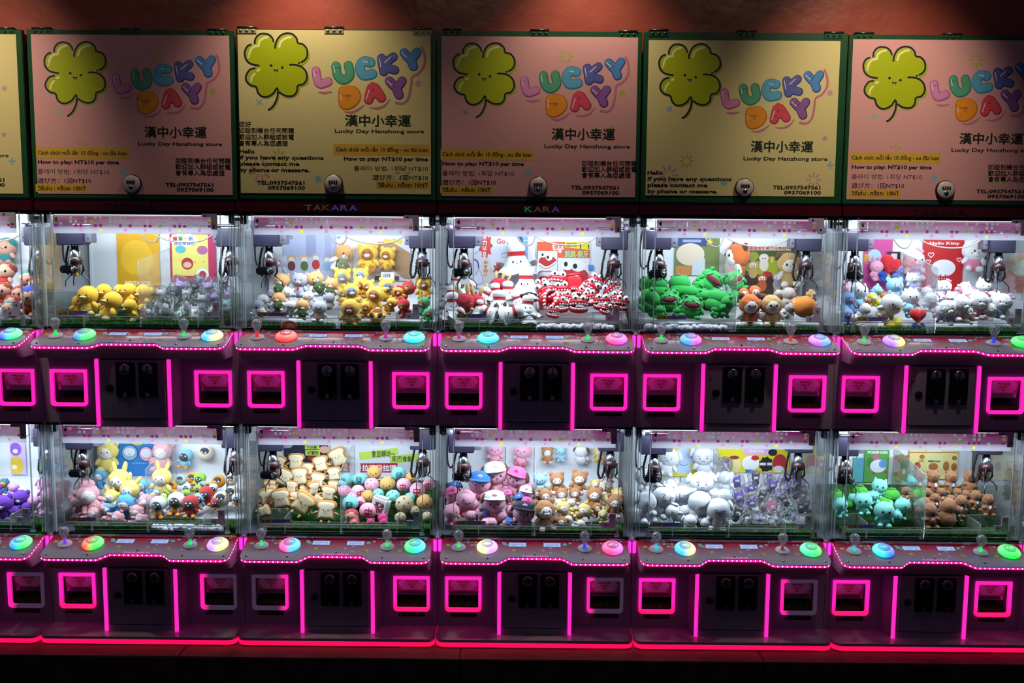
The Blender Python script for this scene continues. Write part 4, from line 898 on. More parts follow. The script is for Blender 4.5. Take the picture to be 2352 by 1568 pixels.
def pillow(mb, pts, d, m_=None, layers=5, y0=0, e=.5):
    n = len(pts); vs = []; fs = []
    for j in range(-layers, layers + 1):
        th = j / layers * PI / 2; k = .72 + .28 * math.cos(th) ** e if abs(j) < layers else .66
        for x, z in pts: vs.append((x * k, y0 + math.sin(th) * d, z * k))
    for j in range(2 * layers):
        for i in range(n): fs.append((j * n + i, j * n + (i + 1) % n, (j + 1) * n + (i + 1) % n, (j + 1) * n + i))
    vs += [(0, y0 - d * 1.12, 0), (0, y0 + d * 1.12, 0)]
    for i in range(n): fs += [(i, (i + 1) % n, len(vs) - 2), (2 * layers * n + (i + 1) % n, 2 * layers * n + i, len(vs) - 1)]
    mb.add(vs, fs, m_, True)
TOAST = mb_mesh('toast_crust', lambda mb: pillow(mb, toast_pts(), .28, None, 5, 0, .5))
TOASTF = mb_mesh('toast_crumb', lambda mb: pillow(mb, toast_pts(.86), .17, None, 3, -.19, .6))
PINB = lathe_mesh('pin_body', [(0, 0), (.40, .0), (.46, .12), (.42, .3), (.30, .48), (.235, .62), (.235, .68), (.27, .78), (.26, .90), (.17, .97), (0, 1.0)])
PINS = lathe_mesh('pin_stripe', [(.262, .585), (.25, .62), (.248, .68), (.262, .71)])
def skirt_fn(mb):
    n = 40; vs = []; fs = []
    for j in range(6):
        t = j / 5
        for i in range(n):
            a = 2 * PI * i / n; r = .30 + .36 * t + (.05 * t) * math.sin(a * 6) + .04 * t * math.sin(a * 3 + 1); vs.append((r * math.cos(a), r * math.sin(a) * .8, .34 - .26 * t ** 1.6 + .05 * t * math.cos(a * 5)))
    for j in range(5):
        for i in range(n): fs.append((j * n + i, j * n + (i + 1) % n, (j + 1) * n + (i + 1) % n, (j + 1) * n + i))
    mb.add(vs, fs, None, True)
SKIRT = mb_mesh('fluffy_skirt', skirt_fn)
EARR = LIMB
def cone_fn(mb): mb.lathe([(1, 0), (.8, .35), (.5, .7), (.22, .95), (0, 1.02)], n=14, m=None)
EARP = mb_mesh('pointed_ear', cone_fn)
def bagfn(mb):
    bm = bmesh.new(); bmesh.ops.create_icosphere(bm, subdivisions=4, radius=1)
    for v in bm.verts:
        c = v.co; k = 1 + .16 * NZ.noise(c * 3.1) + .10 * abs(NZ.noise(c * 8 + Vector((5, 1, 2)))); sx = math.copysign(abs(c.x) ** .6, c.x); sz = math.copysign(abs(c.z) ** .6, c.z)
        v.co = Vector((sx * .8 * k, c.y * .42 * k, sz * k))
    mb.bm(bm, None, False)
BAGM = mb_mesh('crinkled_bag', bagfn)
BAGMAT = glassy('crinkled_film', (.97, .97, .98), .17, .10, haze=.04, bump=.9, bscale=22)
def pump_fn(mb):
    n = 40; k = 14; vs = []; fs = []
    for j in range(k + 1):
        th = PI * j / k
        for i in range(n):
            a = 2 * PI * i / n; r = math.sin(th) ** .9 * (1 - .07 * abs(math.cos(a * 4)) ** 8); vs.append((r * math.cos(a), r * math.sin(a), math.cos(th) * .82 - .12 * math.exp(-(th * 3) ** 2)))
    for j in range(k):
        for i in range(n): fs.append((j * n + i, j * n + (i + 1) % n, (j + 1) * n + (i + 1) % n, (j + 1) * n + i))
    mb.add(vs, fs, None, True)
PUMP = mb_mesh('ribbed_bulb', pump_fn)
def leaf_fn(mb):
    for k in range(5):
        a = 2 * PI * k / 5; mb.ball((math.cos(a) * .22, math.sin(a) * .22, .08), (.2, .16, .1), None, 1)
    mb.ball((0, 0, .14), (.12, .12, .12), None, 1)
LEAFM = mb_mesh('leaf_tuft', leaf_fn)
def jaw_fn(mb, up):
    n = 12; vs = []; fs = []; k = 5
    for i in range(n + 1):
        a = PI + PI * i / n; cx, cy = math.cos(a) * .9, math.sin(a) * .75
        for j in range(8):
            b = 2 * PI * j / 8; r = .36; vs.append((cx + math.cos(a) * r * math.cos(b) * .8, cy + math.sin(a) * r * math.cos(b) * .8, (.36 if up else -.36) + r * 1.0 * math.sin(b)))
    for i in range(n):
        for j in range(8): fs.append((i * 8 + j, i * 8 + (j + 1) % 8, (i + 1) * 8 + (j + 1) % 8, (i + 1) * 8 + j))
    mb.add(vs, fs, None, True); mb.ball((0, .05, .42 if up else -.42), (1.0, .55, .2), None, 2)
def teeth_fn(mb, up):
    for i in range(9):
        a = PI + PI * (i + .5) / 9; cx, cy = math.cos(a) * 1.0, math.sin(a) * .86
        mb.ball((cx, cy, .13 if up else -.15), (.185, .13, .155), None, 2)
JAWU = mb_mesh('jaw_upper', lambda mb: jaw_fn(mb, True)); JAWL = mb_mesh('jaw_lower', lambda mb: jaw_fn(mb, False))
TEEU = mb_mesh('teeth_upper', lambda mb: teeth_fn(mb, True)); TEEL = mb_mesh('teeth_lower', lambda mb: teeth_fn(mb, False))
CLASP = mb_mesh('clasp', lambda mb: (mb.tube([(math.cos(a) * 1, math.sin(a) * .0 - .0, math.sin(a) * .5) for a in [PI * i / 14 for i in range(15)]], .035, None, 6), mb.tube([(math.cos(a) * 1, 0, -math.sin(a) * .35) for a in [PI * i / 14 for i in range(15)]], .035, None, 6), mb.ball((0, 0, .6), .09, None, 1), mb.ball((.12, 0, .6), .08, None, 1)))
BILL = mb_mesh('duck_bill', lambda mb: (mb.ball((0, -.25, 0), (.62, .55, .26), None, 2), mb.ball((0, -.2, -.2), (.5, .42, .16), None, 2)))
FROGE = mb_mesh('frog_eye', lambda mb: (mb.ball((0, 0, 0), 1, None, 2), mb.ball((0, -.45, .1), (.75, .65, .75), EWH, 2), mb.ball((0, -1.0, .1), (.3, .15, .3), EYE, 1)))
GEYE = mb_mesh('ball_eye', lambda mb: (mb.ball((0, 0, 0), 1, EWH, 2), mb.ball((0, -.86, 0), (.42, .2, .42), EYE, 1)))
BOTT = mb_mesh('tiny_bottle', lambda mb: (mb.lathe([(0, 0), (.3, 0), (.32, .3), (.28, .6), (.22, .7)], n=10, m=None), mb.lathe([(.26, .68), (.26, .78), (.1, .82), (.08, .95), (0, 1)], n=10, m=mat('bottle_teat', 'e8b0a0', .5))))
def glyph_ball(t, colr, key):
    def fn(mb):
        V, Fc, bb = text_geo(t, .012); w_, h_ = bb[2] - bb[0], bb[3] - bb[1]; s_ = 1.0 / max(w_, h_)
        P = []
        for a, c in V:
            x, z = (a - (bb[0] + bb[2]) / 2) * s_, (c - (bb[1] + bb[3]) / 2) * s_; P.append((x, -math.sqrt(max(0, 1 - x * x - z * z)) * 1.035 - .005, z))
        mb.add(P, Fc, mat(key, colr, .7))
    return mb_mesh('glyph', fn)
GL = {'fa': glyph_ball('發', '0c4a38', 'green_thread'), 'zhong': glyph_ball('中', 'a01828', 'red_thread'), 'fared': glyph_ball('發', 'b81c30', 'red_thread_2')}
BLOCK = mb_mesh('soft_block', lambda mb: mb.box(-.9, .9, -.5, .5, -1, 1, None, bev=.22))
BLOCKB = mb_mesh('soft_block_back', lambda mb: mb.box(-.88, .88, .05, .68, -.98, .98, None, bev=.2))
DOTS6 = mb_mesh('dents', lambda mb: [mb.ball(p, .12, None, 1) for p in ((-.5, -.78, .4), (.5, -.78, .4), (0, -.95, .1), (-.5, -.78, -.35), (.5, -.78, -.35), (0, -.6, .78), (-.85, -.3, .3), (.85, -.3, .3))])
STARM = mb_mesh('small_star', lambda mb: pillow(mb, [((1 if i % 2 == 0 else .45) * math.sin(i * PI / 5), (1 if i % 2 == 0 else .45) * math.cos(i * PI / 5)) for i in range(10)], .3, None, 2))
def ob(name, me, m_, par, loc, sc, rot=(0, 0, 0), lab=None):
    o = bpy.data.objects.new(name, me); COL.objects.link(o); o.parent = par; o.location = loc
    o.scale = sc if isinstance(sc, tuple) else (sc, sc, sc); o.rotation_euler = rot
    if m_ is not None: o.material_slots[0].link = 'OBJECT'; o.material_slots[0].material = m_
    if lab: o['label'] = lab
    return o
def fab(c, fz=False): return mat(('fleece_' if fz else 'felt_') + c, c, .9, bump=.35 if fz else .25, bscale=42 if fz else 60, sheen=.2)

def critter(R, c, head=None, face=None, ear='round', earc=None, belly=None, limb=None, fz=False, eyes='dots', muz=None, hs=1.0, bow=None, cap=None, collar=None, bag=None, spots=None, tie=None, bill=None, bottle=None, star=None, noarm=False, nobody=False, beak=None, feet=None, inner=None, patch=None, hang=False):
    B, Lm = (FUZZ, FLIMB) if fz else (BALL, LIMB)
    M = fab(c, fz); H = fab(head or c, fz); E = fab(earc or head or c, fz); A = fab(limb or c, fz); Ft = fab(feet or limb or c, fz)
    hz = .68; hr = .31 * hs
    if not nobody:
        ob('body', B, M, R, (0, 0, .28), (.27, .22, .29))
        if belly: ob('belly', LIMB, fab(belly), R, (0, -.10, .27), (.19, .15, .2))
        for s in (-1, 1):
            if not noarm: ob('arm', Lm, A, R, (s * .27, -.10, .36), (.085, .085, .16), (0, s * -.7, 0))
            ob('leg', Lm, Ft, R, (s * .17, -.20, .09), (.11, .16, .10), (0, 0, s * .3))
    hd = (0, -.02, hz)
    ob('head', B, H, R, hd, (hr * 1.08, hr * .93, hr))
    fy = -.02
    if face: ob('face_patch', LIMB, fab(face), R, (0, -.02 - hr * .30, hz - .03), (hr * .84, hr * .76, hr * .80)); fsc = (hr * .84, hr * 1.08, hr * .78)
    else: fsc = (hr * 1.0, hr * .97, hr * .95)
    if muz: ob('muzzle', LIMB, fab(muz), R, (0, -.02 - hr * .84, hz - .10), (hr * .34, hr * .28, hr * .24)); fsc = (hr * .95, hr * 1.2, hr * .92) if not face else fsc
    if eyes: ob('face', FACES[eyes], None, R, (0, -.02, hz - .02), fsc)
    if patch: ob('eye_patch', LIMB, fab(patch), R, (0, -.02 - hr * .42, hz + .02), (hr * .72, hr * .55, hr * .45))
    if bill: ob('bill', BILL, fab(bill), R, (0, -.02 - hr * .8, hz - .07), hr * .62)
    if beak: ob('beak', LIMB, fab(beak), R, (0, -.02 - hr * 1.02, hz - .07), (.035, .05, .025))
    T = hz + hr * .78
    if ear == 'round':
        for s in (-1, 1):
            ob('ear', Lm, E, R, (s * hr * .80, 0, T), (hr * .34, hr * .2, hr * .36))
            if inner: ob('inner_ear', LIMB, fab(inner), R, (s * hr * .80, -hr * .12, T), (hr * .22, hr * .12, hr * .23))
    elif ear == 'long':
        for s in (-1, 1): ob('ear', Lm, E, R, (s * hr * .50, 0, T + hr * .42), (hr * .24, hr * .18, hr * .62), (0, s * .22, 0))
    elif ear == 'point':
        for s in (-1, 1): ob('ear', EARP, E, R, (s * hr * .60, 0, T - hr * .15), (hr * .30, hr * .18, hr * .52), (0, s * .3, 0))
    elif ear == 'floppy':
        for s in (-1, 1): ob('ear', Lm, E, R, (s * hr * 1.08, -.01, hz + hr * .42), (hr * .22, hr * .30, hr * .55), (0, s * -.45, 0))
    elif ear == 'small':
        for s in (-1, 1): ob('ear', LIMB, E, R, (s * hr * .62, 0, T + .01), (hr * .17, hr * .12, hr * .17))
    if bow: ob('bow', BOWM, fab(bow), R, (hr * .72, -.04, T + .03), .15, (0, .5, 0))
    if cap:
        ob('cap', CAPM, fab(cap), R, (0, .0, hz + hr * .40), (hr * 1.06, hr * .92, hr * .80), (-.16, 0, 0))
        ob('cap_badge', LIMB, fab('e0a0c0' if cap != 'd860a0' else 'd82850'), R, (0, -.02 - hr * .72, hz + hr * .84), (hr * .26, hr * .10, hr * .20))
    if collar: ob('collar', RINGM, fab(collar), R, (0, -.01, .47), (.20, .17, .22))
    if tie: ob('tie', LIMB, fab(tie), R, (0, -.235, .36), (.045, .03, .11))
    if bag: ob('pouch', LIMB, fab(bag), R, (.03, -.29, .30), (.22, .12, .23)); ob('pouch_zip', RINGM, fab('1c2430'), R, (.03, -.29, .36), (.215, .115, .4), (.5, 0, 0)); ob('pouch_badge', LIMB, fab('c8c080'), R, (.03, -.41, .30), (.035, .012, .035))
    if spots:
        for p in ((-.12, -.20, .30, .05), (.10, -.215, .22, .065), (.15, -.17, .38, .04), (.2, -.12, .85, .05)): ob('spot', LIMB, fab(spots), R, p[:3], (p[3], .02, p[3]))
    if bottle: ob('baby_bottle', BOTT, fab(bottle), R, (0, -.27, .30), .17)
    if star: ob('star', STARM, fab(star), R, (0, -.25, .40), .08)

def duck(R, c='e8b82c', **k): critter(R, c, ear=None, eyes='dots', bill='c8be80', feet='c8be80', hs=.98)
def toast(R, c='f0e2be', crust='c88a3c', **k):
    ob('crust', TOAST, fab(crust), R, (0, 0, .56), .44); ob('crumb_side', TOASTF, fab(c), R, (0, 0, .56), .44)
    ob('face', FACES['sleep'] if k.get('f') else FACES['dots'], None, R, (0, .065, .57), (.26, .26, .24))
    for s in (-1, 1): ob('arm', LIMB, fab('c89a6a'), R, (s * .42, -.04, .45), (.13, .06, .055), (0, s * .5, 0)); ob('leg', LIMB, fab('c89a6a'), R, (s * .16, -.08, .08), (.06, .10, .10))
def pin(R, skirt=True, **k):
    ob('body', PINB, fab('e4e4e2'), R, (0, 0, 0), 1); ob('red_stripe', PINS, fab('c01c24'), R, (0, 0, 0), 1)
    ob('face', FACES['dots'], None, R, (0, 0, .40), (.30, .40, .30))
    for s in (-1, 1): ob('arm', FLIMB, fab('6a5a50'), R, (s * .44, -.04, .34), (.14, .07, .08), (0, s * -.5, 0))
    if skirt: ob('skirt', SKIRT, fab('e8e8e6', True), R, (0, 0, 0), 1)
def redround(R, **k):
    ob('body', FUZZ, fab('b81c2c', True), R, (0, 0, .34), (.40, .34, .34)); ob('face', FACES['dots'], None, R, (0, 0, .30), (.38, .345, .30)); ob('white_rim', RINGM, fab('e0d0b0'), R, (.1, 0, .34), (.10, .35, .35), (0, PI / 2, .3)) if 0 else None
    for s in (-1, 1): ob('ear', LIMB, fab('c8a868'), R, (s * .18, 0, .82), (.09, .06, .22), (0, s * .15, 0)); ob('leg', LIMB, fab('c8a868'), R, (s * .2, -.2, .05), (.08, .1, .07))
def ballp(R, c='e0a0b8', g=None, dents=None, capy=None, **k):
    ob('body', BALL, fab(c), R, (0, 0, .5), (.5, .5, .48))
    if g: ob('embroidery', GL[g], None, R, (0, 0, .5), (.5, .52, .49) if 0 else .505)
    if dents: ob('dents', DOTS6, fab(dents), R, (0, 0, .5), .5)
    if capy: ob('face', FACES['dots'], None, R, (0, 0, .46), .5); [ob('ear', LIMB, fab('a87838'), R, (s * .3, -.1, .93), .07) for s in (-1, 1)]
def block(R, **k):
    ob('front', BLOCK, fab('dcdce0'), R, (0, 0, .5), .48); ob('back', BLOCKB, fab('1c8a34'), R, (0, .02, .5), .48)
    def fn(mb):
        V, Fc, bb = text_geo('發', .014); mb.add([((a - (bb[0] + bb[2]) / 2) * 1.2, -.52, (c - (bb[1] + bb[3]) / 2) * 1.2) for a, c in V], Fc, mat('red_thread_2'))
    ob('embroidery', mb_mesh('glyph_flat', fn), None, R, (0, 0, .5), .48)
def teeth(R, openj=.25, eyes=True, **k):
    G = mat('toy_gum_red', 'c41824', .22, spec=.6); W_ = mat('toy_teeth_white', 'e6e6e4', .25)
    ob('upper_jaw', JAWU, G, R, (0, 0, .42), .42, (-openj, 0, 0)); ob('lower_jaw', JAWL, G, R, (0, 0, .42), .42, (openj, 0, 0))
    ob('upper_teeth', TEEU, W_, R, (0, 0, .42), .42, (-openj, 0, 0)); ob('lower_teeth', TEEL, W_, R, (0, 0, .42), .42, (openj, 0, 0))
    if eyes:
        for s in (-1, 1): ob('eye', GEYE, None, R, (s * .19, -.18, .83), .17)
def tongue(R, **k):
    ob('flap', BALL, mat('toy_tongue_red', 'd8303c', .25), R, (0, 0, .5), (.42, .12, .5)); ob('hinge_end', LIMB, mat('toy_gum_red'), R, (0, .02, .92), (.44, .14, .09))
def frog(R, openm=True, **k):
    G = fab('1c9a3c'); ob('body', BALL, G, R, (0, .02, .30), (.42, .32, .30)); ob('head', BALL, G, R, (0, -.02, .60), (.44, .32, .30))
    for s in (-1, 1): ob('eye', FROGE, G, R, (s * .27, -.12, .84), .085); ob('foot', LIMB, G, R, (s * .30, -.22, .10), (.15, .12, .09)); ob('arm', LIMB, G, R, (s * .42, -.1, .36), (.09, .1, .15), (0, s * -.5, 0))
    if openm: ob('mouth_lining', BALL, fab('70101c'), R, (0, -.19, .54), (.33, .17, .17)); ob('clasp', CLASP, STL, R, (0, -.30, .54), (.35, .5, .36))
    else: ob('clasp', CLASP, STL, R, (0, -.10, .78), (.30, .5, .30), (-.3, 0, 0))
def bagged(R, c='8a6cc8', c2='e8e4ee', **k):
    ob('toy_body', LIMB, fab(c), R, (0, 0, .30), (.22, .16, .22)); ob('toy_head', LIMB, fab(c), R, (0, 0, .60), (.24, .18, .22)); ob('toy_face', LIMB, fab(c2), R, (0, -.07, .58), (.17, .14, .14)); ob('toy_eyes', FACES['dots'], None, R, (0, -.04, .58), (.17, .19, .15))
    for s in (-1, 1): ob('toy_ear', EARP, fab(c), R, (s * .15, 0, .72), (.08, .06, .2), (0, s * .4, 0))
    ob('key_ring', RINGM, mat('gold_ring', 'c8a860', .25, metal=1), R, (.05, -.02, .88), (.09, .09, .2), (1.3, .3, 0))
    ob('clear_bag', BAGM, BAGMAT, R, (0, 0, .5), (.55, .6, .52))
def heartp(R, c='d8242c', body='2848b0', **k):
    ob('heart_head', HEARTM, fab(c), R, (0, 0, .64), .40); ob('face', FACES['dots'], None, R, (0, .10, .58), (.26, .30, .22)); ob('body', BALL, fab(body), R, (0, .03, .2), (.22, .18, .2)); ob('star', STARM, fab('e8c820'), R, (.0, -.17, .26), .09)
    for s in (-1, 1): ob('arm', LIMB, fab(body), R, (s * .22, -.05, .25), (.07, .07, .12), (0, s * -.8, 0)); ob('leg', LIMB, fab(body), R, (s * .12, -.12, .06), (.08, .11, .07))
def bulb(R, **k): ob('ribbed_body', PUMP, fab('3aa02c'), R, (0, 0, .44), (.5, .5, .5)); ob('leaf_tuft', LEAFM, fab('2f8a24'), R, (0, 0, .80), .62)
def capy(R, bottle='d8c8e0', **k):
    F = fab('8a5a36', True); ob('body', FUZZ, F, R, (0, 0, .30), (.29, .24, .31)); ob('head', FUZZ, F, R, (0, -.02, .70), (.26, .26, .27)); ob('muzzle', FUZZ, fab('4a2c18', True), R, (0, -.20, .66), (.15, .13, .15))
    for s in (-1, 1): ob('ear', FLIMB, F, R, (s * .21, .02, .90), (.055, .045, .06)); ob('arm', FLIMB, F, R, (s * .22, -.15, .38), (.08, .11, .07)); ob('foot', FLIMB, F, R, (s * .17, -.18, .07), (.10, .14, .08)); ob('eye', LIMB, EYE, R, (s * .17, -.22, .78), .018)
    if bottle: ob('baby_bottle', BOTT, fab(bottle), R, (0, -.27, .32), .18)
def doll(R, c='c03028', hair='8a3420', skin='d8a088', **k):
    critter(R, c, head=skin, ear='small', eyes='big', limb=skin, hs=1.12); ob('hair', HAIRM, fab(hair), R, (0, .03, .76), (.385, .34, .30), (.30, 0, 0))
def peng(R, c='d8dce0', belly='d88820', **k): critter(R, c, face='3a3c44', patch=None, ear=None, belly=belly, eyes='goggle', beak='e8a028', hs=1.15, limb=c, feet='e09030')
def ballpeng(R, c='e8941c', **k): ob('body', BALL, fab(c), R, (0, 0, .45), (.46, .42, .45)); ob('face_patch', LIMB, fab('3a3c44'), R, (0, -.16, .58), (.32, .3, .26)); ob('face', FACES['goggle'], None, R, (0, -.05, .50), (.34, .45, .36)); ob('beak', LIMB, fab('e8a028'), R, (0, -.46, .50), (.05, .06, .035))

